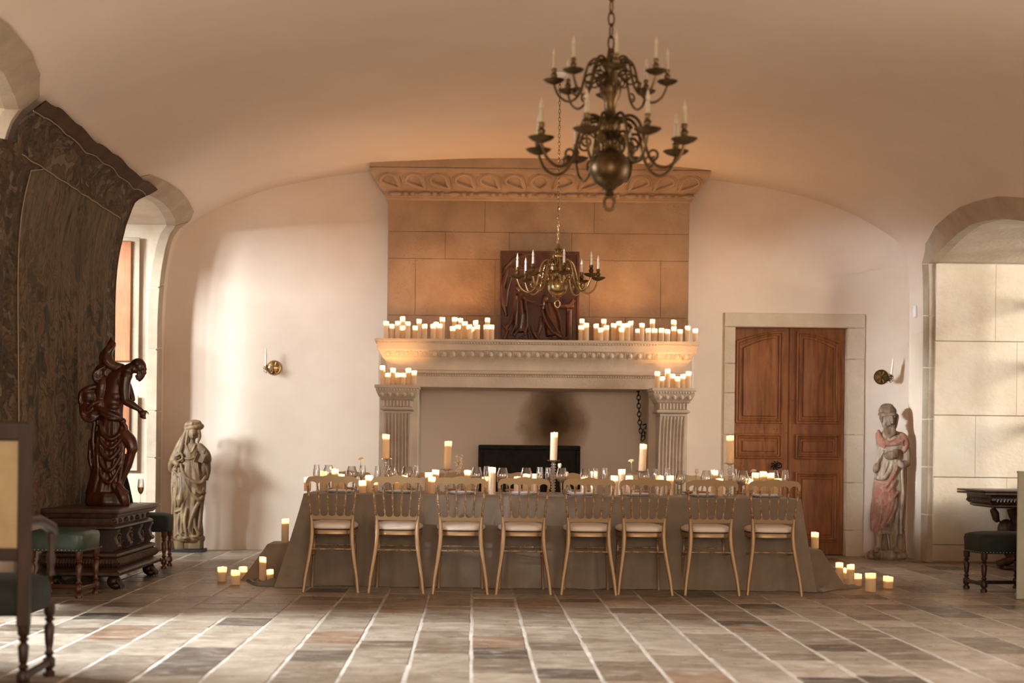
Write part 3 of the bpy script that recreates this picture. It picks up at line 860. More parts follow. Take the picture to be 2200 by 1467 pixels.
# ------------------------------------------------------------------ dining table and cloth
TX0, TX1, TY0, TY1, TZ = -1.384, 2.69, 11.66, 12.72, .752
tb = thing('dining_table', 'long dining table hidden under the taupe linen cloth', 'table', ((TX0 + TX1) / 2, (TY0 + TY1) / 2, 0))
w2 = (TX1 - TX0) / 2 - .01; h2 = (TY1 - TY0) / 2 - .01
MB().box(-w2, w2, -h2, h2, .715, .748, .004).build('tabletop', M['shutter'], tb)
for x in (-w2 + .1, -.7, .7, w2 - .1):
    for y in (-h2 + .1, h2 - .1): MB().tube([(x, y, 0), (x, y, .715)], .022, 8).build('leg', M['leg_wood'], tb)
def drape(x0, x1, y0, y1, z, flare, seed, nz=16, corner=.12, dens=120, fold=.02, floorz=.006, wob=None):
    r_ = random.Random(seed); per = 2 * (x1 - x0) + 2 * (y1 - y0); npt = int(per * dens / 4)
    ph = [r_.uniform(0, 6.28) for _ in range(8)]; cr = .02
    base = []
    for i in range(npt):
        s = per * i / npt
        if s < x1 - x0: p = (x0 + s, y0); nn_ = (0, -1)
        elif s < x1 - x0 + y1 - y0: p = (x1, y0 + s - (x1 - x0)); nn_ = (1, 0)
        elif s < 2 * (x1 - x0) + y1 - y0: p = (x1 - (s - (x1 - x0) - (y1 - y0)), y1); nn_ = (0, 1)
        else: p = (x0, y1 - (s - 2 * (x1 - x0) - (y1 - y0))); nn_ = (-1, 0)
        cd_ = min(math.hypot(p[0] - cx_, p[1] - cy_) for cx_ in (x0, x1) for cy_ in (y0, y1))
        c_ = math.exp(-(cd_ / .10) ** 2)
        ccx = x0 if p[0] < (x0 + x1) / 2 else x1; ccy = y0 if p[1] < (y0 + y1) / 2 else y1
        dn = Vector((nn_[0], nn_[1], 0)); dc = Vector((-1 if ccx == x0 else 1, -1 if ccy == y0 else 1, 0)).normalized()
        dirv = dn.lerp(dc, min(1, c_ * 1.0)).normalized()
        base.append((Vector((p[0], p[1], 0)), dirv, c_, cd_, s))
    rings = []
    for k in range(nz + 1):
        f = k / nz; zz = z * (1 - f) + floorz * f
        ring = []
        for p, dv, c_, cd_, s in base:
            fo = fold * (math.sin(s * 7.1 + ph[0]) * .5 + math.sin(s * 13 + ph[1] + f) * .3 + math.sin(s * 29 + ph[2]) * .16 * f)
            near = math.exp(-((cd_ - .16) / .09) ** 2) * -.045
            fo += fold * .9 * math.exp(-(cd_ / .28) ** 2) * math.sin(cd_ * 62 + ph[3]) * f ** .4
            d_ = f ** 1.05 * (flare + corner * c_ + fo + near) + .004
            if wob: d_ += wob(p, dv, f)
            q = p + dv * d_
            ring.append((q.x, q.y, zz if k else z))
        rings.append(ring)
    m_ = MB()
    # bunch of the hem on the floor
    ring = []
    for (p, dv, c_, cd_, s), q in zip(base, rings[-1]):
        ring.append((q[0] + dv.x * (.02 + .012 * math.sin(s * 17)), q[1] + dv.y * (.02 + .012 * math.sin(s * 17)), .004))
    rings.append(ring)
    inner = [((p.x - cx2) * .985 + cx2, (p.y - cy2) * .985 + cy2, z + .003) for p, *_ in base for cx2, cy2 in [((x0 + x1) / 2, (y0 + y1) / 2)]]
    rings = [inner] + rings
    m_.loft(rings, True, False)
    m_.f.append(tuple(range(len(inner))))
    return m_
def wob(p, dv, f):
    # the ends of the cloth are pulled outward over the boxes, the long side has broad creases
    e = 0
    if dv.x < -.3: e += .05 * f + f * .03 * math.sin(p.y * 26)
    if dv.x > .3: e += .03 * f + f * .03 * math.sin(p.y * 24 + 1)
    if dv.y < -.5: e += f * .02 * math.sin(p.x * 3.1 + 1) + .02 * f * f * math.sin(p.x * 8.3) + .010 * f * math.sin(p.x * 19 + 2) + sum(.028 * math.exp(-((p.x - q_) / .03) ** 2) for q_ in (-1.14, -.86, -.62, .30, .98, 1.86, 2.42)) * min(1, f * 3 + .2)
    return e
cloth = tag(drape(TX0, TX1, TY0, TY1, TZ, .02, 4, 18, .13, 150, .022, wob=wob).build('tablecloth', M['linen'], None, 60),
            'long taupe linen cloth draped over the dining table down to the floor', 'tablecloth')
# vertical storage creases pressed into the front fall
def puddle(name, pts_px, wdt, seed, lab):
    r_ = random.Random(seed); P_ = [fl(*p) for p in pts_px]; o = P_[0].copy()
    n = 60
    def fn(u, v):
        t = u * (len(P_) - 1); i = min(int(t), len(P_) - 2); p = P_[i].lerp(P_[i + 1], t - i)
        w_ = wdt * (math.sin(PI * min(max(u, .0), 1)) ** .5 + .12)
        q = p + Vector((0.02 * math.sin(u * 9 + seed), (v - .5) * w_, 0))
        rdg = abs(math.sin(v * PI * 2.2 + u * 7 + seed)) ** 2 * .5 + .5 * abs(math.sin(v * 5 - u * 11 + 2 * seed)) ** 3
        edge = math.sin(PI * v) ** .5 * math.sin(PI * u) ** .35
        q.z = .004 + .055 * rdg * edge
        q.x += .012 * math.sin(v * 14 + u * 5)
        return q
    return MB().grid(fn, n, 22).build(name, M['linen'], cloth, 70, fixn=False)
puddle('cloth_puddle', [(527, 1249), (560, 1256), (600, 1256), (660, 1256), (700, 1258)], .30, 2, '')
puddle('cloth_puddle', [(1650, 1262), (1700, 1266), (1760, 1270), (1800, 1264), (1842, 1263)], .20, 5, '')
for (x0, x1, y0, y1, z, fl_, sd, lab) in ((-1.76, -1.48, 12.22, 12.62, .295, .13, 11, 'low box under the taupe cloth at the left end of the table'),
                                        (2.72, 2.95, 12.0, 12.42, .31, .09, 12, 'low box under the taupe cloth at the right end of the table')):
    bx = thing('draped_box', lab, 'box', ((x0 + x1) / 2, (y0 + y1) / 2, 0))
    mb = drape(x0, x1, y0, y1, z, fl_, sd, 10, .14, 160, .03)
    mb.xf(Matrix.Translation((-(x0 + x1) / 2, -(y0 + y1) / 2, 0))).build('cloth_cover', M['linen'], bx, 60)
    MB().box(-(x1 - x0) / 2 + .01, (x1 - x0) / 2 - .01, -(y1 - y0) / 2 + .01, (y1 - y0) / 2 - .01, 0, z - .006, .005).build('crate', M['shutter'], bx)

# ------------------------------------------------------------------ chairs
def turned(mb, p0, p1, r0, beads, n=8, core=.6):
    """rod from p0 to p1 with bead rings at the fractions in beads"""
    p0, p1 = Vector(p0), Vector(p1); ev = [(0, 1), (1, 1)]
    for b in beads: ev += [(b - .016, core + .05), (b, 1.45), (b + .016, core + .05)]
    ev += [((a + b) / 2, core + .45) for a, b in zip(beads, beads[1:]) if b - a > .12]
    ev.sort()
    mb.tube([p0.lerp(p1, t) for t, _ in ev], [r0 * k for _, k in ev], n); return mb
def make_chair(label, group):
    t = thing('gilt_chair', label, 'chair', group=group)
    g = M['gold']
    # seat: rounded trapezoid, front towards +y
    def outline(sc_, z, n=28):
        pts = []
        for k in range(n):
            q = 2 * PI * k / n; cx, sy = math.cos(q), math.sin(q)
            x = math.copysign(abs(cx) ** .55, cx); y = math.copysign(abs(sy) ** .55, sy)
            wd = .168 + .03 * (y + 1) / 2 * 1.1
            pts.append((x * wd * sc_, .015 + y * .185 * sc_, z))
        return pts
    MB().loft([outline(.97, .447), outline(1.0, .452), outline(1.0, .480), outline(.98, .485)]).build('seat_frame', g, t, 40)
    MB().loft([outline(1.0, .484), outline(1.02, .487), outline(1.02, .490), outline(1.0, .493)]).build('seat_piping', M['piping'], t, 60)
    MB().loft([outline(.99, .490), outline(1.04, .505), outline(1.02, .522), outline(.88, .538), outline(.6, .548), outline(.25, .552), outline(.02, .553)]).build('seat_cushion', M['cushion'], t, 80)
    # rear legs sweep up into the stiles
    for s in (-1, 1):
        path = [(.213, -.285, 0), (.200, -.262, .12), (.178, -.225, .26), (.161, -.195, .38), (.157, -.182, .46), (.160, -.182, .54), (.166, -.188, .60)]
        MB().tube([(s * x, y, z) for x, y, z in path], [.0135, .0155, .0175, .019, .019, .0165, .014], 10).build('leg', g, t, 60)
        mb = MB(); turned(mb, (s * .166, -.188, .60), (s * .193, -.238, .865), .0095, [.08, .13, .18, .36, .41, .46, .51, .56, .80, .86], 8, .75)
        mb.build('stile', g, t, 60)
        mb = MB(); turned(mb, (s * .178, .175, 0), (s * .158, .15, .45), .0135, [.60, .64, .68, .9, .94], 8, .75); mb.build('leg', g, t, 60)
        mb = MB(); turned(mb, (s * .176, -.21, .33), (s * .165, .16, .30), .008, [.3, .44, .5, .56, .7], 6); mb.build('stretcher', g, t, 60)
    mb = MB(); turned(mb, (-.168, -.21, .335), (.168, -.21, .335), .0085, [.18, .22, .42, .46, .50, .54, .58, .78, .82], 8); mb.build('stretcher', g, t, 60)
    mb = MB(); turned(mb, (-.164, .155, .345), (.164, .155, .345), .0075, [.2, .42, .5, .58, .8], 6); mb.build('stretcher', g, t, 60)
    # back: crest with five arches, scalloped lower rail, four spindles
    def lean(x, z): return -(z - .6) / .3 * .055
    def wv_(x, hw, k=5):
        u = (x / hw + 1) / 2 * k; fr = u - math.floor(u)
        return fr
    hw = .204; n = 66; xs_ = [-hw + 2 * hw * i / n for i in range(n + 1)]; zt, zb = [], []
    for x in xs_:
        a = abs(x) / hw
        top_ = .904 + .022 * math.exp(-(x / .065) ** 2) + .010 * math.exp(-((abs(x) - .125) / .045) ** 2) - .004
        if a > .86: top_ -= .028 * ((a - .86) / .14) ** 2.2
        fr = wv_(x, hw - .012) if a < .94 else 0
        arch = math.sqrt(max(0, 1 - (2 * fr - 1) ** 2)) if a < .94 else 0
        bot = .820 + .046 * arch ** .8
        if a >= .94: bot = .824 + .01 * (a - .94) / .06
        zt.append(top_); zb.append(min(bot, top_ - .012))
    MB().strip(xs_, zt, zb, -.197, -.172, lean).build('crest_rail', g, t, 30)
    hw = .158; xs_ = [-hw + 2 * hw * i / 60 for i in range(61)]; zt = []
    for x in xs_:
        fr = wv_(x, hw); sc_ = math.sqrt(max(0, 1 - (2 * fr - 1) ** 2)); zt.append(.630 - .036 * sc_ ** .7)
    MB().strip(xs_, zt, [.568] * 61, -.200, -.178, lean).build('lower_rail', g, t, 30)
    for k in range(1, 5):
        xb = -.158 + .316 * k / 5; xt = -.192 + .384 * k / 5
        mb = MB(); turned(mb, (xb, -.189 + lean(0, .612), .612), (xt, -.184 + lean(0, .845), .845), .0075, [.06, .26, .31, .36, .41, .46, .51, .72, .92], 8, .7)
        mb.build('spindle', g, t, 60)
    return t
NG = 'gilt ballroom chairs along the near side of the table'; FG = 'gilt ballroom chairs along the far side of the table'
ch0 = make_chair('x', NG)
xs_n = [(707, 1273), (850, 1275), (988, 1277), (1124, 1278), (1267, 1279), (1384, 1279), (1530, 1280), (1668, 1280)]
rr_ = random.Random(5)
rots = [2, 0, 0, 0, -2, 1.5, 0, -3]
for i, (px, py) in enumerate(xs_n):
    c = ch0 if i == 0 else dup(ch0, group=NG)
    c['label'] = '%s gold-painted chair from the left on the near side, ivory cushion, back to the room' % nth(i + 1)
    p = fl(px, py); c.location = (p.x, p.y + .285, 0); c.rotation_euler = (0, 0, R(rots[i]))
for i in range(8):
    x = -1.15 + .52 * i + rr_.uniform(-.02, .02)
    c = dup(ch0, (x, 13.02 + rr_.uniform(-.02, .02), 0), PI + R(rr_.uniform(-3, 3)), '%s gold-painted chair from the left on the far side, facing the table, mostly hidden' % nth(i + 1), FG)

# ------------------------------------------------------------------ candles
MESHC = {}
def wax_mesh(r, h):
    key = (round(r, 4), round(h, 3))
    if key in MESHC: return MESHC[key]
    d = min(.042, h * .42)
    rs = random.Random(h * 977); 
    pr = [(.0001, 0), (r * .96, 0), (r, .003), (r, h * .5), (r, h - .006), (r * .985, h - .001), (r * .95, h), (r * .93, h - .002)]
    mb = MB().lathe(pr, n=20, cap=False)
    tl = rs.uniform(-.10, .10); t2 = rs.uniform(-.10, .10)
    mb.lathe([(r * .992, h - d), (r * .5, h - d + .002), (.0001, h - d + .002)], n=20, cap=False)
    mb.v = [(x, y, z + (tl * x + t2 * y if z > h - .01 else 0)) for x, y, z in mb.v]
    me = mb.mesh('wax', 50); me.materials.append(M['wax']); MESHC[key] = (me, d); return MESHC[key]
FLAME = MB().lathe([(.0002, 0), (.0032, .004), (.0045, .009), (.0036, .016), (.0016, .023), (.0002, .029)], n=10, cap=False).mesh('flame', 80); FLAME.materials.append(M['flame'])
WICK = MB().tube([(0, 0, 0), (0, 0, .012)], .0012, 6).mesh('wick', 60); WICK.materials.append(M['wick'])
LCACHE = {}
def flame_lamp(pw):
    if pw not in LCACHE:
        l = bpy.data.lights.new('flame_light', 'POINT'); l.energy = pw; l.color = (1, .49, .17); l.shadow_soft_size = .007; LCACHE[pw] = l
    return LCACHE[pw]
def candle(x, y, z, r, h, label, group, pw=.8, tilt=None, lit=True, parent=None):
    t = thing('pillar_candle', label, 'candle', (x, y, z), random.uniform(0, 6), group)
    if tilt: t.rotation_euler = (0, tilt, 0)
    me, d = wax_mesh(r, h); link('wax', me, None, t)
    link('wick', WICK, None, t, (0, 0, h - d * .88))
    if lit:
        link('flame', FLAME, None, t, (0, 0, h - d * .62))
        o = bpy.data.objects.new('flame_light', flame_lamp(pw)); col.objects.link(o); o.parent = t; o.location = (0, 0, h - d * .28)
    return t
def sized(h): return 'tall' if h > .15 else ('short' if h < .095 else 'middling')
PM = 1.25
def row(lst, sx_, sy_, ox, oy, Df, Db, zbase, what, group, r=.0262):
    items = []
    for q in lst:
        px = ox + q[0] / sx_; py = oy + q[1] / sy_; D = Db if len(q) > 2 else Df
        D += random.uniform(-.02, .02)
        p = at(px, py, D); items.append((p.x, D, p.z - zbase))
    # spread candles that would stand inside one another
    items.sort()
    for _ in range(30):
        for i in range(len(items)):
            for j in range(i + 1, len(items)):
                dx_ = items[j][0] - items[i][0]; dy_ = items[j][1] - items[i][1]; dd = math.hypot(dx_, dy_)
                if dd < 2 * r + .002:
                    m_ = (2 * r + .003 - dd) / 2; s_ = 1 if dy_ >= 0 else -1
                    lo, hi = Df - .13, Db + .02
                    items[i] = (items[i][0], min(max(items[i][1] - s_ * m_ * 1.2, lo), hi), items[i][2]); items[j] = (items[j][0], min(max(items[j][1] + s_ * m_ * 1.2, lo), hi), items[j][2])
    for i, (x, y, h) in enumerate(items):
        h = max(.05, h)
        candle(x, y, zbase, r, h, '%s %s candle from the left %s' % (nth(i + 1), '(%s)' % sized(h), what), group, PM)
ML = [(197, 268), (280, 310), (365, 268), (433, 205, 1), (435, 335), (510, 272), (612, 338), (672, 240, 1), (750, 312), (870, 310), (915, 280, 1), (965, 310), (1005, 213, 1), (1150, 345), (1178, 213, 1), (1228, 320), (1263, 225, 1), (1325, 272), (1388, 320), (1425, 350), (1480, 258, 1), (1505, 320), (1632, 320), (1650, 222, 1), (1710, 320)]
MR = [(123, 330), (136, 238, 1), (200, 293), (340, 305), (405, 368), (450, 238, 1), (487, 330), (590, 300), (665, 268, 1), (702, 362), (735, 300), (790, 300), (835, 268, 1), (940, 375), (993, 298), (1085, 368), (1145, 240, 1), (1180, 372), (1278, 370), (1362, 385), (1452, 250, 1), (1452, 348), (1542, 385), (1652, 335), (1760, 375)]
row(ML, 6.668, 6.668, 800, 650, 14.74, 14.98, 2.262, 'on the mantel left of the relief', 'candles on the left half of the mantel shelf')
row(MR, 6.669, 6.669, 1230, 650, 14.74, 14.98, 2.262, 'on the mantel right of the relief', 'candles on the right half of the mantel shelf')
row([(146, 905), (222, 1008), (296, 940), (368, 1008), (443, 1010), (517, 940), (600, 978)], 6.668, 6.668, 800, 650, 14.50, 14.62, 1.774, 'on the left fireplace capital', 'candles on the left capital', .0255)
row([(1217, 988), (1290, 1060), (1365, 955), (1435, 1025), (1505, 1060), (1583, 1028), (1665, 990)], 6.669, 6.669, 1230, 650, 14.50, 14.62, 1.774, 'on the right fireplace capital', 'candles on the right capital', .0255)
# on the table
TT = TZ + .004
tc = [(661, 1025, 12.30), (695, 1012, 12.30), (720, 1007, 12.10), (733, 1018, 12.42), (793, 1021, 12.02), (779, 1032, 11.92), (805, 1030, 12.3), (855, 1026, 12.1), (868, 1021, 12.35), (921, 1015, 12.15), (936, 1009, 12.42), (928, 1024, 11.93),
      (1005, 1010, 12.3), (1057.5, 1003.5, 11.9), (1042, 1024, 12.42), (1112, 1024, 12.2), (1131, 1018, 12.3), (1147, 1018, 12.18), (1276, 1013, 12.4), (1255, 1025, 12.15), (1320, 1022, 12.05), (1336, 1008, 12.2), (1352, 1022, 12.05),
      (1418.5, 1021.6, 12.2), (1440, 1021.6, 12.25), (1535, 1010, 12.35), (1546, 1028, 12.1), (1623, 1015.5, 12.2), (1640, 1013, 12.32), (1656, 1016, 12.2), (1671, 1028, 12.0), (1610, 1028, 12.05)]
tc.sort()
for i, (px, py, D) in enumerate(tc):
    p = at(px, py, D); h = p.z - TT
    candle(p.x, D, TT, .0305, h, '%s pillar candle from the left end of the dining table, %s' % (nth(i + 1), sized(h)), 'pillar candles standing on the tablecloth', .85)
# on the floor and on the draped boxes
fc = [(477, 1249, 31, 20, 'large', 'leftmost of the cluster of three on the floor left of the table'), (506, 1256, 31, 20, 'large', 'frontmost of the cluster of three on the floor left of the table'), (522, 1244, 26, 18, 'short', 'rearmost of the cluster of three on the floor left of the table'),
      (564, 1249, 52, 15, 'tall slim', 'standing on the floor against the cloth left of the table'), (580, 1248, 24, 15, 'small', 'on the cloth hem beside the tall slim candle at left'),
      (1803, 1257, 48, 16, 'tall', 'leftmost on the floor right of the table, by the cloth'), (1815, 1243, 22, 14, 'small', 'half hidden between the two tall floor candles at right'), (1827, 1260, 47, 16, 'tall', 'second tall one on the floor right of the table'),
      (1842, 1258, 25, 18, 'short', 'beside the second tall floor candle at right'), (1870, 1271, 40, 22.5, 'thick', 'standing alone in front on the floor at right'), (1908, 1264, 26, 21, 'low wide', 'farthest right on the floor')]
for px, py, hp, wp, sz_, lab in fc:
    p = fl(px, py, .004); s_ = F / p.y
    candle(p.x, p.y, .006, wp / s_ / 2, hp / s_, '%s candle %s' % (sz_, lab), 'pillar candles on the floor', .45)
for px, yt, yb, z, lab, D in ((613, 1114, 1165, .299, 'left', 12.4), (1751, 1143, 1181, .315, 'right', 12.2)):
    p = at(px, yt, D)
    candle(p.x, D, z, .032, p.z - z, 'lit pillar candle on the cloth-covered box at the %s end of the table' % lab, 'candles on the draped boxes', .45)
# crystal candlesticks
def stick(h, label):
    t = thing('crystal_candlestick', label, 'candlestick', group='crystal candlesticks down the middle of the table')
    pr = [(.048, 0), (.05, .006), (.03, .014), (.014, .022)]
    n = max(2, int(h / .028)); z = .026
    stp = (h - .05) / n
    for i in range(n):
        pr += [(.011, z), (.022, z + stp * .35), (.022, z + stp * .55), (.011, z + stp * .9)]; z += stp
    pr += [(.016, h - .018), (.03, h - .012)]
    MB().lathe(pr, n=16).build('stem', M['crystal'], t, 30)
    MB().lathe([(.03, h - .012), (.052, h - .008), (.058, h - .002), (.054, h + .0), (.034, h - .004), (0.0001, h - .004)], n=24, cap=False).build('drip_dish', M['glass'], t, 60)
    return t
for i, (px, yt, yb, tilt) in enumerate(((829, 932, 984, 0), (960, 947, 1007, .045), (1189, 928, 988, .02), (1379, 953, 1011, .05), (1568, 935, 994, 0))):
    D = 12.2; p = at(px, yb, D); q = at(px, yt, D)
    s_ = stick(p.z - TT, '%s crystal candlestick from the left on the dining table' % nth(i + 1)); s_.location = (p.x, D, TT)
    candle(p.x, D, p.z - .003, .031, q.z - p.z, 'tall candle on the %s crystal candlestick from the left' % nth(i + 1), 'tall candles on the crystal candlesticks', .35, tilt)

# ------------------------------------------------------------------ glasses, plates, flowers
def glassware(kind):
    if kind == 'balloon':
        t = thing('wine_glass', 'x', 'glass', group='ribbed balloon wine glasses on the table')
        b = [(.006, .098), (.030, .108), (.046, .128), (.052, .148), (.049, .172), (.040, .200), (.034, .222)]
        bi = [(r - .0012, z) for r, z in reversed(b)]
        MB().lathe(b + bi, n=48, flute=24, fa=.012, cap=False).build('bowl', M['glass'], t, 50)
        MB().lathe([(.034, 0), (.035, .002), (.012, .005), (.004, .012), (.0035, .07), (.006, .098), (.0001, .1)], n=16).build('stem', M['glass'], t, 50)
    elif kind == 'flute':
        t = thing('champagne_flute', 'x', 'glass', group='clear flutes on the table')
        b = [(.005, .085), (.018, .10), (.027, .125), (.030, .155), (.027, .19), (.023, .228)]
        bi = [(r - .0012, z) for r, z in reversed(b)]
        MB().lathe(b + bi, n=24, cap=False).build('bowl', M['glass'], t, 60)
        MB().lathe([(.03, 0), (.031, .002), (.01, .005), (.0035, .012), (.0035, .07), (.006, .086), (.0001, .088)], n=16).build('stem', M['glass'], t, 50)
    return t
gb = [(705, 12.3), (755, 12.1), (843, 12.35), (875, 12.1), (1024, 12.2), (1080, 12.2), (1131, 12.12), (1207, 12.3), (1258, 12.12), (1384, 12.35), (1461, 11.92), (1519, 12.25), (1596, 11.88), (1662, 12.25)]
gf = [(680, 12.2), (779, 12.26), (811, 12.35), (895, 12.28), (1046, 12.35), (1160, 12.1), (1178, 12.4), (1280, 12.15), (1300, 12.4), (1409, 12.15), (1434, 12.45), (1550, 12.15), (1577, 12.45), (1687, 12.1)]
for kind, lst, nm_ in (('balloon', gb, 'ribbed balloon wine glass'), ('flute', gf, 'clear champagne flute')):
    g0 = glassware(kind)
    for i, (px, D) in enumerate(lst):
        g_ = g0 if i == 0 else dup(g0)
        g_['label'] = '%s %s on the dining table, counting from the left' % (nth(i + 1), nm_)
        g_.location = (at(px, 1000, D).x, D, TT); g_.rotation_euler = (0, 0, random.uniform(0, 3))
        s_ = random.uniform(.97, 1.02); g_.scale = (s_, s_, s_)
def plate(label, group, mat, r=.13):
    t = thing('dinner_plate', label, 'plate', group=group)
    MB().lathe([(.0001, .002), (r * .6, 0), (r * .65, .004), (r * .95, .016), (r, .020), (r * .97, .022), (r * .68, .010), (r * .62, .008), (.0001, .008)], n=36, cap=False).build('plate', mat, t, 60)
    MB().lathe([(r * .66, .0098), (r * .70, .0128), (r * .67, .0135), (r * .64, .0105)], n=36, cap=False).build('rim_ring', mat, t, 60)
    MB().lathe([(.0001, .010), (r * .5, .010), (r * .74, .022), (r * .78, .027), (r * .76, .029), (r * .5, .014), (.0001, .014)], n=36, cap=False).build('starter_plate', mat, t, 60)
    return t
p0 = plate('x', 'pale blue-white plates along the near edge of the table', M['plate'])
for i, px in enumerate((729, 860, 993, 1124, 1249, 1372, 1511, 1647)):
    c = p0 if i == 0 else dup(p0)
    c.location = (at(px, 1052, 11.87).x, 11.87, TT)
    c['label'] = '%s pale plate from the left along the near edge of the table' % nth(i + 1)
p1 = plate('x', 'warm plates along the far edge of the table', M['plate_warm'])
for i in range(8):
    c = p1 if i == 0 else dup(p1)
    c.location = (-1.15 + .52 * i, 12.56, TT); c['label'] = '%s terracotta-toned plate from the left along the far edge of the table' % nth(i + 1)
# flowers in bud vases
def vase():
    t = thing('bud_vase', 'x', 'vase', group='small clear bud vases on the table')
    b = [(.018, .0), (.024, .006), (.027, .03), (.020, .055), (.010, .075), (.009, .10), (.012, .112)]
    MB().lathe([(.0001, 0.001)] + b + [(r - .0015, z) for r, z in reversed(b)], n=20, cap=False).build('body', M['glass'], t, 60)
    MB().lathe([(.0001, .004), (.022, .006), (.0248, .03), (.019, .05), (.0001, .05)], n=16, cap=False).build('water', M['glass'], t, 60)
    return t
v0 = vase()
fls = [(768, 777, 987, 12.1, 'fan', 'yellow-cream carnation leaning out of the first bud vase', 'petal'), (985, 985, 990, 12.2, 'spray', 'dried cream blossom spray between the second candlestick and the candles', 'petal'),
       (1215, 1202, 1000, 12.05, 'tulip', 'closed cream tulip beside the middle candlestick', 'petal_white'), (1222, 1217, 1018, 12.0, 'tulip', 'drooping pale tulip just right of the closed cream tulip', 'petal'),
       (1358, 1356, 990, 12.2, 'fan', 'round cream blossom on a thin stem left of the fourth candlestick', 'petal'), (1492, 1496, 1012, 12.2, 'tulip', 'pale pink bud on a green stem near the right part of the table', 'petal'),
       (1616, 1618, 1012, 12.0, 'fan', 'white carnation in front of the rightmost candles', 'petal_white')]
for i, (vx, px, py, D, kind, lab, mt) in enumerate(fls):
    vv = v0 if i == 0 else dup(v0)
    b = at(vx, 1050, D); vv.location = (b.x, D - .02, TT); vv['label'] = 'clear bud vase holding the %s' % lab.split(' of ')[0].split(' beside')[0].split(' between')[0].split(' just')[0].split(' on a')[0].split(' in front')[0]
    p = at(px, py, D); fx = p.x - b.x; fz = p.z - TT
    t = thing('flower', lab, 'flower', (b.x, D - .02, TT))
    MB().tube([(0, 0, .01), (fx * .05, 0, .09), (fx * .45, 0, fz * .62), (fx * .9, 0, fz - .012)], [.0016, .0016, .0016, .0022], 6).build('stem', M['stem'], t, 60)
    mb = MB(); c = Vector((fx, 0, fz)); rr = random.Random(i)
    if kind == 'fan':
        for q in range(26):
            a = rr.uniform(0, 6.28); e = rr.uniform(-.2, 1.2); d = Vector((math.cos(a) * math.cos(e), math.sin(a) * math.cos(e), math.sin(e) * .55))
            mb.ell(c + d * .017, (.011, .008, .004), Matrix.Rotation(a, 3, 'Z') @ Matrix.Rotation(-e, 3, 'Y'), (8, 5))
        mb.ell(c - Vector((0, 0, .006)), (.008, .008, .012), n=(8, 6))
    elif kind == 'tulip':
        for q in range(6):
            a = q * PI / 3 + i; off = Vector((math.cos(a), math.sin(a), 0)) * .007
            mb.ell(c + off, (.009, .009, .021), Matrix.Rotation(.15, 3, Vector((-math.sin(a), math.cos(a), 0))), (10, 8))
    else:
        for q in range(44):
            hh = rr.uniform(-.11, .05); side = rr.choice((-1, 1)); p2 = c + Vector((side * rr.uniform(.004, .03) + hh * side * .1, rr.uniform(-.015, .015), hh))
            mb.ell(p2, (.009, .006, .007), Matrix.Rotation(rr.uniform(0, 3), 3, 'Y'), (8, 5))
    mb.build('bloom', M[mt], t, 80)

# ------------------------------------------------------------------ carved relief on the mantel
pa, pb = at(1073, 728, 15.1), at(1245, 541, 15.2)
rl = thing('carved_relief', 'dark carved oak relief panel of two robed kneeling figures, centred on the mantel', 'relief', ((pa.x + pb.x) / 2, 15.13, 2.262))
rw = (pb.x - pa.x) / 2; rh = pb.z - 2.262
lean_ = Matrix.Rotation(R(-4), 4, 'X')
def RX(px): return (px - 622) / 452.0 * rw      # crop px of the 5.24x view
def RZ(py): return (1405 - py) / 980.0 * rh
MB().box(-rw, rw, .0, .03, 0, rh, .004).xf(lean_).build('back_board', M['relief'], rl, 30)
mb = MB()
for x0, x1, z0, z1 in ((-rw, rw, rh - .03, rh), (-rw, -rw + .02, 0, rh - .03), (rw - .03, rw, 0, rh - .03), (-rw, rw, 0, .022)): mb.box(x0, x1, -.028, .004, z0, z1, .005)
mb.xf(lean_).build('frame', M['relief'], rl, 30)
mb = MB()
def rt(pts, rad, dep=.0, fl_=1.0): mb.tube([(RX(x), -dep, RZ(y)) for x, y in pts], [r / 980 * rh for r in rad], 8, flat=fl_)
mb.box(-rw + .01, rw - .01, -.004, .01, .01, rh - .01)
# vault ribs above the figures
rt([(190, 690), (230, 600), (330, 500), (480, 440), (620, 430)], [9] * 5, .01); rt([(330, 500), (420, 590)], [7, 7], .01); rt([(230, 600), (560, 600)], [6, 6], .01); rt([(560, 440), (560, 600), (700, 600)], [7, 7, 7], .01)
# left winged figure
rt([(250, 620), (205, 800), (215, 1000), (250, 1120)], [12, 26, 24, 10], .02); rt([(300, 700), (250, 850), (240, 1020)], [10, 22, 16], .03)
mb.ell((RX(395), -.045, RZ(835)), (.032, .034, .042)); mb.ell((RX(385), -.035, RZ(820)), (.042, .036, .045))
rt([(395, 880), (390, 980), (400, 1120), (410, 1290)], [34, 52, 70, 84], .025, .7)
rt([(350, 905), (330, 1050), (300, 1180), (230, 1260)], [22, 18, 22, 26], .05); rt([(410, 960), (420, 1100), (400, 1250), (330, 1340)], [14, 16, 15, 18], .075); rt([(450, 940), (475, 1080), (480, 1220), (450, 1330)], [12, 13, 15, 14], .06)
rt([(370, 960), (360, 1090), (350, 1230), (290, 1330)], [11, 13, 13, 14], .075); rt([(430, 920), (480, 960), (540, 975), (570, 960)], [20, 18, 13, 10], .06); rt([(200, 1200), (260, 1290), (220, 1370)], [14, 22, 18], .05)
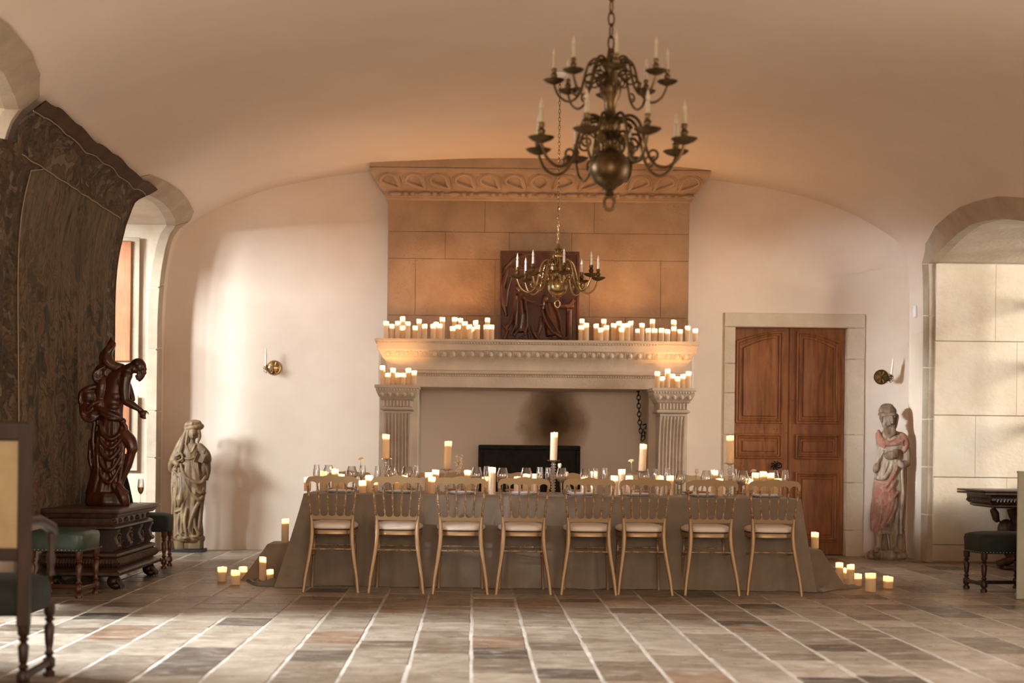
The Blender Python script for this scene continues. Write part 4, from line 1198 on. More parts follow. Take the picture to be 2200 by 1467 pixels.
# right kneeling figure
mb.ell((RX(690), -.045, RZ(930)), (.03, .034, .04)); rt([(690, 900), (665, 960), (650, 1060)], [28, 22, 14], .04)
rt([(720, 980), (740, 1080), (760, 1200), (780, 1320)], [40, 62, 78, 80], .025, .7)
rt([(760, 960), (820, 1060), (860, 1180), (880, 1330)], [16, 18, 18, 18], .05); rt([(650, 1050), (690, 1180), (760, 1280), (880, 1350)], [12, 18, 20, 22], .07)
rt([(640, 1120), (630, 1230), (600, 1330)], [14, 20, 22], .05); rt([(690, 1000), (720, 1120), (800, 1240), (850, 1310)], [10, 14, 15, 14], .085); rt([(530, 1220), (560, 1300), (620, 1380)], [20, 26, 22], .05); rt([(500, 1300), (520, 1370)], [18, 18], .045)
rt([(660, 1000), (600, 1010), (590, 985)], [14, 12, 9], .06)
for k in range(9): rt([(210 + k * 85, 1375), (250 + k * 85, 1345 + (k % 2) * 25), (290 + k * 85, 1380)], [12, 17, 12], .04)
# column and lectern
rt([(960, 1060), (960, 1400)], [34, 34], .03); rt([(925, 1050), (1000, 1050)], [16, 16], .05); rt([(850, 1010), (1010, 1000)], [26, 26], .04, .8); rt([(960, 1000), (1010, 940)], [20, 26], .05, .6)
mb.xf(lean_)
remesh(mb, .0055, 2, M['relief'], 'carved_figures', rl)

# ------------------------------------------------------------------ statues
class Blob(MB):
    def __init__(s, S, x0, y0): super().__init__(); s.S = S; s.x0 = x0; s.y0 = y0
    def p(s, x, y, d=0): return Vector(((x - s.x0) * s.S, -d * s.S, (s.y0 - y) * s.S))
    def e(s, x, y, d, rx, rz, ry, rot=0):
        s.ell(s.p(x, y, d), (rx * s.S, ry * s.S, rz * s.S), Matrix.Rotation(R(rot), 3, 'Y')); return s
    def t(s, pts, rad, flat=1.0):
        P_ = [s.p(*q) for q in pts]
        if getattr(s, 'sink', 0): P_ = [p_ + Vector((0, s.sink * s.S, 0)) if (-p_.y > 55 * s.S and q_[1] > s.sy) else p_ for p_, q_ in zip(P_, pts)]
        if len(P_) > 2:
            Q = []; Rr = []
            if not hasattr(rad, '__len__'): rad = [rad] * len(P_)
            for i in range(len(P_) - 1):
                a0, a1, a2, a3 = P_[max(i - 1, 0)], P_[i], P_[i + 1], P_[min(i + 2, len(P_) - 1)]
                for j in range(3):
                    u = j / 3
                    Q.append(.5 * ((2 * a1) + (a2 - a0) * u + (2 * a0 - 5 * a1 + 4 * a2 - a3) * u * u + (3 * a1 - a0 - 3 * a2 + a3) * u ** 3)); Rr.append(rad[i] * (1 - u) + rad[i + 1] * u)
            Q.append(P_[-1]); Rr.append(rad[-1]); P_ = Q; rad = Rr
        elif not hasattr(rad, '__len__'): rad = [rad] * len(P_)
        s.tube(P_, [r * s.S for r in rad], 10, flat=flat)
        s.ell(P_[0], [rad[0] * s.S * .98] * 3, n=(10, 6)); s.ell(P_[-1], [rad[-1] * s.S * .98] * 3, n=(10, 6)); return s
    def robe(s, rows_, folds=9, amp=.07, ph=0, n=56):
        rings = []
        for (y, x, rx, ry, d, a_) in rows_:
            ring = []
            for j in range(n):
                q = 2 * PI * j / n
                k = 1 + amp * a_ * (math.sin(folds * q + ph + y * .004) * .6 + math.sin((folds * 2 + 1) * q + ph * 2) * .4)
                c_ = s.p(x + math.cos(q) * rx * k, y, d - math.sin(q) * ry * k)
                ring.append(c_)
            rings.append(ring)
        s.loft(rings, True, True); return s
    def hand(s, x, y, d, dirx, diry, size, spread=1.0):
        # palm with four fingers and a thumb
        L2 = math.hypot(dirx, diry) or 1; ux, uy = dirx / L2, diry / L2; nx, ny = -uy, ux
        s.t([(x, y, d), (x + ux * size, y + uy * size, d)], [size * .42, size * .5], .6)
        for k, ln in zip((-1.5, -.5, .5, 1.5), (.75, .95, .9, .7)):
            bx, by = x + ux * size + nx * k * size * .27, y + uy * size + ny * k * size * .27
            s.t([(bx, by, d), (bx + ux * size * ln * .6 + nx * k * .1 * size * spread, by + uy * size * ln * .6 + ny * k * .1 * size * spread, d + size * .1), (bx + ux * size * ln + nx * k * .16 * size * spread, by + uy * size * ln + ny * k * .16 * size * spread, d + size * .35)], [size * .15, size * .14, size * .11])
        s.t([(x + ux * size * .2, y + uy * size * .2, d), (x + ux * size * .6 - nx * size * .75, y + uy * size * .6 - ny * size * .75, d + size * .25), (x + ux * size * 1.05 - nx * size * .85, y + uy * size * 1.05 - ny * size * .85, d + size * .4)], [size * .2, size * .17, size * .12])
    def face(s, x, y, d, w_, h_, turn=0, tilt=0):
        # front of a head at (x, y) with nose, brows, eyes, mouth; w_, h_ half sizes
        fx = x + turn * w_; D_ = d + h_ * .80
        s.t([(fx, y - h_ * .16, D_ - h_ * .02), (fx + turn * 2, y + h_ * .08, D_ + h_ * .08), (fx + turn * 3, y + h_ * .24, D_ + h_ * .14)], [w_ * .08, w_ * .10, w_ * .13])
        for q in (-1, 1):
            s.t([(fx + q * w_ * .14, y - h_ * .16, D_), (fx + q * w_ * .42, y - h_ * .21, D_ - h_ * .04), (fx + q * w_ * .68, y - h_ * .12, D_ - h_ * .20)], [w_ * .07, w_ * .09, w_ * .07])
            s.e(fx + q * w_ * .37, y - h_ * .0, D_ - h_ * .10, w_ * .17, h_ * .07, w_ * .16)
            s.t([(fx + q * w_ * .2, y + h_ * .07, D_ - h_ * .08), (fx + q * w_ * .37, y + h_ * .10, D_ - h_ * .05), (fx + q * w_ * .54, y + h_ * .05, D_ - h_ * .14)], [w_ * .05, w_ * .06, w_ * .05])
        s.t([(fx - w_ * .22, y + h_ * .46, D_ - h_ * .10), (fx, y + h_ * .44, D_ - h_ * .04), (fx + w_ * .22, y + h_ * .46, D_ - h_ * .10)], [w_ * .05, w_ * .08, w_ * .05])
        s.t([(fx - w_ * .16, y + h_ * .55, D_ - h_ * .12), (fx, y + h_ * .56, D_ - h_ * .07), (fx + w_ * .16, y + h_ * .55, D_ - h_ * .12)], [w_ * .05, w_ * .08, w_ * .05])

# --- limewood woman with turban and book, left of the hearth wall
S1 = 1 / 3.493 * 15.25 / F
st1 = thing('wooden_statue', 'carved limewood statue of a turbaned woman holding an open book, on black plinth', 'statue', at(407, 1178, 15.25) * Vector((1, 1, 0)) if False else (at(407, 1178, 15.25).x, 15.22, 0))
MB().box(-.175, .165, -.14, .16, 0, .032, .002).build('plinth', M['black'], st1, 0)
b = Blob(S1, 305, 1083); b.sink = 11; b.sy = 445
b.robe([(985, 300, 112, 70, 0, .3), (930, 298, 104, 66, 0, 1.2), (850, 295, 100, 62, 0, 1.2), (740, 300, 108, 66, 5, 1), (640, 308, 118, 72, 10, .8), (560, 312, 118, 74, 8, .5), (480, 312, 96, 66, 4, .5), (400, 312, 70, 52, 0, .5), (340, 315, 74, 50, 0, .2), (295, 318, 74, 44, 0, .1), (270, 318, 46, 32, 0, 0)], 8, .13, 1.1)
b.t([(318, 290, 0), (322, 240, 5)], [27, 24])
b.e(332, 195, 12, 38, 52, 44, 6); b.face(328, 200, 12, 36, 50, .18)
b.e(338, 150, -5, 72, 34, 62, -8); b.e(330, 128, 0, 62, 34, 56, -8)
for k in range(9): b.t([(268 + k * 14, 158 - k * 3, 40 - abs(k - 4) * 5), (278 + k * 13, 128 - k * 2, 52 - abs(k - 4) * 6), (305 + k * 9, 104, 20)], [8, 9, 6])
# veil, hair
b.t([(285, 165, 25), (262, 230, 20), (245, 300, 30), (225, 380, 30)], [16, 20, 24, 22]); b.t([(270, 200, 0), (225, 290, -10), (195, 350, -10)], [20, 30, 26])
b.t([(372, 170, 20), (378, 220, 18), (368, 260, 22)], [14, 16, 9]); b.t([(296, 180, 38), (290, 230, 34), (280, 280, 34)], [9, 10, 8])
b.t([(282, 280, 40), (318, 345, 48), (352, 285, 38)], [7, 7, 7])
# arms with wide sleeves
b.t([(262, 300, 5), (215, 350, 15), (190, 400, 35)], [36, 40, 34]); b.t([(195, 390, 30), (170, 430, 20), (165, 480, 5)], [30, 26, 18]); b.t([(190, 400, 35), (225, 430, 60)], [28, 20])
b.t([(210, 370, 50), (250, 350, 55), (262, 385, 55), (230, 405, 58)], [10, 11, 10, 8])
b.hand(218, 432, 66, -.5, .9, 17)
b.t([(378, 300, 5), (425, 350, 15), (442, 395, 30)], [34, 36, 32]); b.t([(440, 400, 30), (446, 470, 15), (436, 540, 0)], [26, 20, 10]); b.t([(440, 400, 38), (415, 398, 60)], [24, 16])
b.hand(428, 400, 66, -1, .1, 16)
# belt and pleats under the bust
b.t([(262, 378, 45), (312, 388, 56), (362, 376, 45)], [7, 8, 7])
for k in range(7): b.t([(285 + k * 14, 392, 50), (300 + k * 13, 455, 64), (322 + k * 11, 515, 66)], [5, 7, 6])
# mantle swags across the front
b.t([(250, 430, 60), (280, 510, 78), (340, 555, 84), (400, 565, 70), (432, 520, 40)], [12, 15, 17, 16, 12]); b.t([(262, 470, 66), (290, 560, 84), (330, 640, 90)], [11, 14, 8])
b.t([(340, 560, 82), (380, 610, 80), (425, 640, 55)], [14, 16, 14]); b.t([(330, 640, 84), (385, 690, 76), (415, 665, 55)], [13, 15, 12]); b.t([(355, 600, 80), (400, 640, 74), (420, 610, 50)], [10, 12, 9])
b.t([(200, 480, 45), (240, 520, 64), (235, 460, 66)], [11, 13, 9]); b.t([(250, 500, 66), (262, 600, 76), (250, 690, 78), (238, 740, 76)], [14, 20, 30, 8]); b.t([(215, 520, 55), (225, 600, 66), (212, 680, 60), (215, 740, 58)], [9, 11, 14, 8])
b.t([(185, 500, 20), (182, 600, 30), (190, 700, 34), (184, 800, 30)], [14, 12, 14, 10]); b.t([(280, 690, 80), (262, 760, 74), (210, 785, 60)], [10, 12, 8]); b.t([(285, 700, 80), (310, 640, 84)], [8, 6])
b.t([(390, 700, 64), (350, 790, 80), (320, 900, 76), (345, 960, 74)], [13, 15, 14, 12]); b.t([(300, 760, 80), (285, 850, 82), (300, 960, 78)], [10, 12, 12]); b.t([(400, 720, 40), (395, 850, 50), (380, 940, 55)], [12, 14, 14])
b.t([(240, 800, 62), (232, 880, 66), (240, 950, 64)], [11, 13, 14]); b.t([(270, 800, 76), (262, 880, 78), (270, 930, 80)], [8, 10, 9]); b.t([(355, 830, 76), (365, 900, 72), (390, 945, 64)], [9, 11, 14])
b.t([(215, 970, 60), (240, 945, 76), (262, 970, 80), (240, 990, 74)], [9, 11, 12, 9]); b.e(300, 975, 84, 26, 13, 30); b.e(365, 965, 70, 30, 12, 26)
b.robe([(1003, 315, 108, 76, 5, .6), (985, 312, 116, 84, 5, .6), (965, 312, 112, 84, 5, .5)], 7, .05)
b.e(212, 470, 5, 42, 70, 36); b.e(408, 470, 5, 40, 62, 36); b.e(215, 560, 10, 46, 70, 44)
body = remesh(b, .0046, 3, M['limewood'], 'body', st1)
b = Blob(S1, 305, 1083); b.box(*(b.p(282, 0).x, b.p(405, 0).x, -.09, .10, b.p(0, 1062).z, b.p(0, 990).z), .01); b.robe([(1062, 250, 50, 60, 0, .2), (1000, 245, 55, 66, 0, .2)], 5, .05)
b.build('foot_block', M['limewood'], st1, 30)
b = Blob(S1, 305, 1083)
for sx_, rot in ((-1, 34), (1, -10)):
    c = b.p(395 + sx_ * 17, 380, 84)
    Mx = Matrix.Translation(c) @ Matrix.Rotation(R(22), 4, 'Y') @ Matrix.Rotation(R(rot), 4, 'Z')
    q = MB().box(-.028, .028, -.006, .006, -.05, .05, .002).xf(Mx); b.add(q.v, q.f)
b.build('open_book', M['limewood'], st1, 30)
b = Blob(S1, 305, 1083); b.t([(425, 350, 80), (432, 322, 84)], [9, 11]); b.build('hand_tip', M['limewood'], st1, 80)

# --- weathered painted man by the right wall
S2 = 1 / 3.122 * 15.3 / F
st2 = thing('painted_statue', 'weathered wooden statue of a bearded man in flaking red mantle beside the door', 'statue', (at(1906, 1198, 15.25).x, 15.28, 0))
b = Blob(S2, 205, 1368)
b.robe([(1195, 215, 92, 52, 0, .5), (1100, 212, 104, 58, 0, .8), (1000, 214, 110, 62, 0, .8), (900, 218, 108, 62, 0, .7), (800, 222, 98, 58, 0, .6), (700, 228, 90, 54, 0, .4), (620, 232, 92, 50, 0, .2), (560, 234, 96, 46, 0, .1), (525, 228, 70, 38, 0, 0), (505, 215, 40, 28, 0, 0)], 7, .10, 2)
b.t([(205, 520, 0), (205, 460, 5)], [30, 28]); b.e(205, 445, 10, 45, 62, 50, 3); b.face(203, 455, 14, 44, 58, -.05)
b.t([(290, 550, 0), (322, 640, 8), (320, 720, 20)], [34, 34, 30]); b.t([(325, 725, 25), (290, 735, 58), (262, 725, 74)], [28, 25, 20]); b.hand(262, 712, 78, -1, -.05, 24)
b.t([(150, 540, 0), (148, 600, 5)], [26, 20])
b.t([(310, 640, -10), (326, 800, -12), (322, 1000, -10), (318, 1160, -8)], [18, 15, 14, 10]); b.t([(290, 780, 30), (300, 930, 36), (288, 1080, 40), (290, 1190, 36)], [16, 15, 14, 12])
b.t([(262, 1060, 46), (255, 1130, 50), (262, 1190, 44)], [12, 14, 10]); b.t([(140, 1130, 40), (145, 1190, 40)], [14, 14]); b.t([(215, 760, 50), (170, 820, 58), (120, 820, 44)], [13, 15, 12]); b.t([(250, 650, 40), (200, 690, 60), (160, 640, 50)], [9, 8, 7])
for x in (170, 200, 235): b.t([(x + 25, 720, 50), (x, 790, 56)], [7, 6])
for x0, x1, x2, d in ((148, 146, 130, 20), (240, 245, 250, 30)):
    b.t([(x0, 1180, d - 10), (x1, 1240, d - 8), (x1, 1290, d - 6)], [34, 27, 22]); b.t([(x1, 1290, d), (x2 - (15 if x0 < 200 else -2), 1306, d + 46)], [24, 17])
    for k in range(4): b.t([(x2 - 14 + k * 9 + (0 if x0 > 200 else -12), 1308, d + 48), (x2 - 15 + k * 10 + (0 if x0 > 200 else -14), 1314, d + 62)], [6, 5])
b.t([(295, 1180, -10), (300, 1260, -5), (300, 1330, 0)], [34, 34, 38]); b.t([(190, 1200, -25), (195, 1320, -20)], [22, 34])
b.robe([(1368, 200, 128, 70, 8, 1), (1345, 198, 130, 76, 10, 1), (1318, 202, 118, 70, 10, 1), (1306, 205, 100, 60, 8, .6)], 9, .06)
for x, y, r in ((90, 1345, 22), (150, 1350, 24), (215, 1352, 26), (270, 1348, 24), (308, 1340, 22)): b.e(x, y, 60, r, 20, 22)
remesh(b, .0048, 2, M['old_wood'], 'body', st2)
b = Blob(S2, 205, 1368)   # cap and beard are darker bare wood
b.e(203, 376, -4, 60, 42, 54, 4); b.e(200, 348, -6, 44, 24, 42); b.t([(142, 398, 20), (175, 402, 42), (230, 398, 44), (262, 408, 18)], [11, 12, 12, 12]); b.t([(150, 420, 30), (158, 450, 24)], [12, 8]); b.t([(262, 420, 8), (256, 470, 0), (246, 505, -5)], [14, 13, 10])
remesh(b, .0065, 1, M['beard'], 'cap', st2)
b = Blob(S2, 205, 1368)
for k in range(7): b.t([(172 + k * 10, 480 - abs(k - 3) * 4, 46), (172 + k * 10.5, 520, 56), (182 + k * 7, 556 - abs(k - 3) * 6, 48)], [7, 10, 6])
b.e(203, 505, 42, 36, 36, 18); b.t([(176, 482, 58), (203, 474, 62), (232, 484, 56)], [6, 7, 6])
remesh(b, .006, 1, M['beard'], 'beard', st2)
b = Blob(S2, 205, 1368)   # red mantle
b.t([(142, 512, 6), (150, 560, 28), (190, 598, 42), (235, 590, 38), (290, 535, 12)], [12, 18, 15, 18, 22]); b.t([(136, 530, 4), (142, 590, 22), (170, 622, 40)], [14, 14, 8]); b.t([(165, 560, 40), (200, 580, 52), (250, 555, 42)], [5, 6, 6]); b.t([(250, 600, 46), (285, 590, 42), (315, 640, 26)], [10, 14, 14]); b.t([(300, 545, 15), (318, 600, 22), (300, 640, 34)], [26, 28, 20]); b.t([(235, 600, 50), (290, 575, 44)], [12, 14]); b.t([(172, 612, 46), (150, 570, 30)], [9, 12])
remesh(b, .0065, 1, M['red_paint'], 'mantle_collar', st2)
b = Blob(S2, 205, 1368)
rings = []
rowsr = [(838, 112, 232), (900, 104, 240), (960, 100, 258), (1010, 94, 252), (1060, 92, 234), (1110, 92, 205), (1150, 94, 170), (1178, 98, 135)]
for (y, xa, xb) in rowsr:
    ring = []
    n = 26
    for j in range(n + 1):
        u = j / n; x = xa + (xb - xa) * u
        th = (x - 214) / 118; dd = 68 * math.sqrt(max(.04, 1 - th * th)) + 6 + 5 * math.sin(u * 19 + y * .012)
        ring.append(b.p(x, y - (1 - u) * 0 + 10 * math.sin(u * PI), dd))
    for j in range(n, -1, -1):
        u = j / n; x = xa + (xb - xa) * u
        th = (x - 214) / 118; dd = 68 * math.sqrt(max(.04, 1 - th * th)) - 16
        ring.append(b.p(x, y, dd))
    rings.append(ring)
b.loft(rings, True, True)
b.t([(112, 845, 44), (170, 880, 68), (240, 780, 60), (252, 745, 55)], [12, 16, 13, 9]); b.t([(130, 885, 58), (190, 910, 74), (240, 840, 64)], [9, 12, 10]); b.t([(105, 960, 50), (160, 1010, 70), (236, 940, 68), (262, 915, 54)], [8, 11, 12, 10]); b.t([(150, 900, 62), (150, 1000, 70), (140, 1120, 60)], [10, 12, 10]); b.t([(205, 920, 68), (200, 1000, 70), (176, 1090, 66)], [10, 12, 9])
remesh(b, .0065, 5, M['red_paint'], 'mantle', st2)
b = Blob(S2, 205, 1368); b.e(215, 672, 62, 52, 32, 26, -8); b.e(240, 645, 66, 22, 18, 18); b.t([(170, 640, 56), (120, 745, 40), (135, 700, 45)], [4, 4, 4]); b.e(118, 755, 38, 20, 36, 16, 20)
remesh(b, .006, 1, M['beard'], 'satchel_and_fragment', st2)

# --- dark mahogany man bending forward, on the chest
S3 = 1 / 3.579 * 11.75 / F
st3 = thing('mahogany_statue', 'glossy dark mahogany statue of a bearded man in swirling cloak, bending and pointing down', 'statue', (at(232, 1090, 11.75).x, 11.75, .632))
b = Blob(S3, 305, 1400)
b.robe([(1400, 300, 165, 110, 0, .5), (1370, 298, 170, 115, 0, .8), (1330, 292, 160, 108, 0, .8), (1300, 285, 140, 96, 0, .5)], 7, .06)
b.robe([(1310, 262, 130, 80, 0, .8), (1200, 280, 118, 78, 0, 1), (1080, 296, 112, 76, 0, 1), (960, 305, 118, 78, 0, .9), (860, 320, 106, 74, 0, .7), (760, 325, 90, 66, 0, .4), (680, 330, 82, 60, 0, .1), (600, 335, 82, 58, 0, 0), (520, 345, 88, 62, 0, 0), (440, 365, 96, 66, 0, 0), (380, 395, 92, 58, 0, 0), (345, 430, 60, 44, 0, 0)], 7, .12, .4)
# torso muscles, neck, head looking down right
b.e(400, 450, 34, 56, 48, 34, 15); b.e(360, 560, 40, 46, 40, 26); b.e(345, 640, 44, 46, 30, 24)
b.t([(430, 370, 10), (480, 340, 14), (520, 345, 14)], [50, 44, 40]); b.e(540, 325, 14, 50, 58, 46, -20); b.e(522, 308, 10, 56, 44, 50, -15)
b.t([(582, 335, 14), (590, 350, 14)], [9, 8]); b.t([(580, 352, 14), (586, 378, 14)], [7, 10]); b.t([(560, 345, 44), (584, 342, 34)], [7, 7]); b.e(566, 372, 16, 22, 26, 28); b.t([(562, 390, 16), (552, 415, 16), (538, 440, 16)], [24, 19, 8]); b.t([(535, 380, 34), (540, 420, 28)], [14, 8])
b.e(500, 350, 50, 13, 20, 8)
for k in range(7): b.t([(480 + k * 14, 290 + abs(k - 4) * 4, 30), (470 + k * 9, 330, 46), (455 + k * 6, 365, 40)], [9, 9, 7])
for k in range(4): b.t([(515 + k * 9, 400, 38), (522 + k * 9, 432, 30)], [7, 5])
# right arm reaching down and pointing
b.e(445, 400, 30, 46, 46, 44); b.t([(440, 410, 34), (432, 500, 40), (440, 590, 44)], [44, 40, 34]); b.t([(440, 595, 46), (495, 625, 50), (550, 658, 52)], [33, 30, 19])
b.t([(550, 658, 52), (578, 690, 54)], [22, 26], .6)
b.t([(585, 672, 54), (605, 672, 54), (622, 694, 54)], [8, 7, 5]); b.t([(590, 690, 60), (598, 715, 62), (592, 728, 60)], [8, 7, 5]); b.t([(580, 705, 58), (586, 728, 60), (604, 726, 58)], [8, 7, 5]); b.t([(566, 705, 52), (572, 725, 54), (588, 722, 54)], [8, 7, 5]); b.t([(560, 690, 40), (556, 715, 42), (566, 722, 44)], [8, 7, 5])
# left arm behind
b.t([(400, 400, -40), (440, 500, -70), (470, 580, -60)], [36, 30, 22])
# cloak: back, flame-like tip, bulging swirl
b.t([(400, 330, -10), (340, 325, 5), (290, 290, 15), (290, 220, 10), (325, 160, 0), (312, 108, 0)], [26, 38, 48, 40, 30, 8]); b.t([(262, 330, 0), (245, 250, 0), (285, 190, 0), (305, 130, 0)], [34, 24, 18, 8]); b.t([(300, 235, 30), (330, 190, 26), (348, 150, 10)], [18, 16, 8])
b.e(225, 390, 0, 46, 80, 56, 12); b.t([(265, 340, 30), (205, 380, 44), (200, 430, 40), (235, 455, 40)], [16, 18, 16, 12])
b.e(150, 560, 0, 78, 76, 64, 10); b.e(140, 660, 0, 66, 80, 60, -10); b.e(185, 710, 10, 60, 50, 56); b.t([(235, 480, 20), (160, 500, 40), (98, 540, 36), (92, 610, 40)], [26, 24, 22, 18]); b.t([(100, 640, 30), (120, 720, 40), (180, 750, 44), (240, 700, 40)], [20, 20, 18, 14]); b.t([(160, 660, 60), (200, 620, 66), (240, 600, 50)], [16, 18, 12])
b.e(250, 500, 0, 60, 110, 60, 8); b.e(240, 640, 0, 60, 90, 56)
# hip wrap, belt knot, deep swags
b.t([(250, 660, 50), (320, 690, 66), (400, 720, 56)], [18, 20, 18]); b.t([(255, 690, 52), (330, 730, 68), (410, 730, 52)], [14, 15, 14]); b.e(425, 750, 50, 26, 26, 24); b.t([(425, 760, 54), (450, 800, 50), (442, 860, 44)], [14, 16, 9])
for dy, r in ((0, 14), (70, 13), (150, 15), (240, 13), (330, 12)):
    b.t([(245, 740 + dy * .8, 54), (270, 840 + dy, 72), (340, 890 + dy, 86), (400, 850 + dy * .8, 66), (412, 790 + dy * .8, 50)], [r * .6, r, r * 1.15, r, r * .5])
b.t([(205, 760, 30), (195, 900, 44), (215, 1100, 48), (190, 1290, 40)], [20, 18, 16, 14]); b.t([(245, 780, 50), (232, 960, 62), (240, 1150, 62), (215, 1290, 50)], [13, 12, 14, 12]); b.t([(170, 900, 20), (168, 1040, 24), (190, 1130, 24)], [16, 20, 14])
b.t([(415, 760, 40), (430, 950, 44), (415, 1100, 48), (395, 1230, 44)], [18, 14, 13, 10]); b.t([(300, 1000, 80), (330, 1140, 76), (370, 1220, 70)], [10, 12, 10])
# bent leg
b.t([(430, 850, 30), (480, 900, 44), (500, 960, 50)], [52, 50, 44]); b.e(498, 970, 54, 36, 40, 34); b.t([(492, 985, 46), (462, 1090, 36), (420, 1200, 30), (410, 1245, 30)], [36, 33, 21, 19]); b.t([(405, 1250, 32), (440, 1280, 44), (465, 1288, 50)], [22, 18, 12]); b.e(450, 880, 50, 40, 26, 20, 30)
for k in range(4): b.t([(455, 1282 + k * 3, 34 + k * 9), (474, 1290 + k * 3, 36 + k * 9)], [6, 5])
b.t([(390, 1260, 40), (430, 1330, 46), (440, 1380, 40)], [40, 48, 44]); b.t([(360, 1240, 60), (400, 1340, 64), (425, 1350, 70)], [18, 18, 10])
remesh(b, .0062, 2, M['mahogany'], 'body', st3)

# ------------------------------------------------------------------ carved chest
cx0, cx1, cy0, cy1 = -3.34, -2.80, 11.15, 12.47
ct_ = thing('carved_chest', 'low dark walnut carved chest with gadrooned base and paw feet by the tapestry', 'chest', ((cx0 + cx1) / 2, (cy0 + cy1) / 2, 0))
hx, hy = (cx1 - cx0) / 2, (cy1 - cy0) / 2
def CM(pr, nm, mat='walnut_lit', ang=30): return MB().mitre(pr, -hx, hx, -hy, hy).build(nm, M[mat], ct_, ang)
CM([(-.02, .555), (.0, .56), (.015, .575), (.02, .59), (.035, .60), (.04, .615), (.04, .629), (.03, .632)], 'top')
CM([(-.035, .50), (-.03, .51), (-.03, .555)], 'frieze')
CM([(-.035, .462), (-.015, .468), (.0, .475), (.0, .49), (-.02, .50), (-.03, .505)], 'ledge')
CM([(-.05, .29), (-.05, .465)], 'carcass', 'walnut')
CM([(-.05, .24), (.01, .25), (.02, .262), (.02, .28), (-.02, .292)], 'lower_ledge')
CM([(-.02, .17), (.015, .18), (.035, .20), (.04, .215), (.03, .235), (.0, .25)], 'gadroon_band')
CM([(.0, .10), (.03, .105), (.05, .115), (.05, .135), (.03, .15), (.0, .172)], 'plinth_moulding')
mb = MB()
for i in range(52):
    y = -hy - .02 + (2 * hy + .04) * (i + .5) / 52; mb.tube([(hx + .02, y - .004, .178), (hx + .045, y, .207), (hx + .025, y + .004, .24)], [.005, .011, .006], 6)
for i in range(24):
    x = -hx + 2 * hx * (i + .5) / 24; mb.tube([(x, -hy - .02, .178), (x, -hy - .045, .207), (x, -hy - .025, .24)], [.005, .010, .006], 6)
mb.build('gadroons', M['walnut_lit'], ct_, 60)
mb = MB()
for i in range(40):
    y = -hy - .03 + (2 * hy + .06) * (i + .5) / 40; mb.ell((hx + .052, y, .125), (.006, .011, .009), n=(6, 4))
tag(mb.build('pearl_row', M['walnut_lit'], ct_, 60), kind='stuff')
mb = MB()
for i in range(7):
    y = -hy + .08 + (2 * hy - .16) * i / 6
    if i % 2 == 0:
        for k in range(5): mb.ell((hx - .028, y + (k - 2) * .018, .53 + (k % 2) * .008 - .004), (.012, .012, .016), n=(8, 6))
    else: mb.ell((hx - .028, y, .53), (.014, .02, .018), Matrix.Rotation(.0, 3, 'X'), (8, 6)); mb.box(hx - .034, hx - .022, y - .02, y + .02, .512, .548, .003)
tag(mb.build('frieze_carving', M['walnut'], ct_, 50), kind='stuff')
for i in range(4):
    y = -hy + .07 + (2 * hy - .14) * i / 3
    mb = MB(); rings = []
    for z, o in ((.295, .03), (.32, .045), (.36, .05), (.40, .035), (.43, .045), (.455, .06), (.468, .06)):
        rings.append([(hx - .06, y - .045, z), (hx - .05 + o, y - .045, z), (hx - .045 + o, y, z), (hx - .05 + o, y + .045, z), (hx - .06, y + .045, z)])
    mb.loft(rings); mb.tube([(hx + .0, y - .05, .335), (hx + .0, y + .05, .335)], .02, 8); mb.build('console', M['walnut'], ct_, 40)
for i in range(3):
    y = -hy + .07 + (2 * hy - .14) * (i + .5) / 3; mb = MB(); rr = random.Random(i)
    for k in range(40):
        a = rr.uniform(0, 6.28); q = rr.uniform(.01, .1); mb.tube([(hx - .048, y + q * math.cos(a), .378 + q * .7 * math.sin(a)), (hx - .028, y + q * 1.1 * math.cos(a + .3), .378 + q * .75 * math.sin(a + .3)), (hx - .048, y + q * 1.2 * math.cos(a + .6), .378 + q * .8 * math.sin(a + .6))], [.004, .008, .003], 5)
    mb.ell((hx - .04, y, .38), (.02, .03, .03)); mb.build('carved_panel', M['walnut_lit'], ct_, 60)
for x in (-hx + .06, hx - .02):
    for y in (-hy + .06, hy - .06):
        mb = MB(); mb.ell((x, y, .06), (.055, .06, .055)); mb.ell((x + .02, y - .03, .03), (.045, .045, .03))
        for k in range(4): mb.tube([(x + .03, y - .045 + k * .026, .07), (x + .065, y - .05 + k * .028, .03), (x + .068, y - .05 + k * .028, .008)], [.014, .014, .01], 6)
        mb.build('paw_foot', M['walnut'], ct_, 60)
# champagne flute on the chest
fg = glassware('flute'); fg['label'] = 'champagne flute half full, alone on the carved chest'; fg['group'] = 'glass on the chest'; p = at(302, 1084, 12.25); fg.location = (p.x, 12.25, .634); fg.scale = (.95, .95, .92)
MB().lathe([(.0001, .088), (.017, .101), (.0255, .125), (.0285, .15), (.0001, .15)], n=20, cap=False).build('champagne', M['champagne'], fg, 60)
# dark green leaning board behind the statue
p = at(272, 1083, 12.36)
gb_ = thing('green_folder', 'dark green leaning board behind the mahogany statue on the chest', 'board', (p.x, 12.36, .633))
MB().loft([[(-.14, -.01, 0), (.055, -.01, 0), (.055, .012, 0), (-.14, .012, 0)], [(-.14, -.01, .16), (.02, -.01, .16), (.02, .012, .16), (-.14, .012, .16)], [(-.14, -.01, .33), (-.03, -.01, .33), (-.03, .012, .33), (-.14, .012, .33)]]).build('board', M['velvet'], gb_, 20)
MB().box(-.13, -.08, .012, .03, 0, .3, .004).build('strut', M['walnut'], gb_, 20)

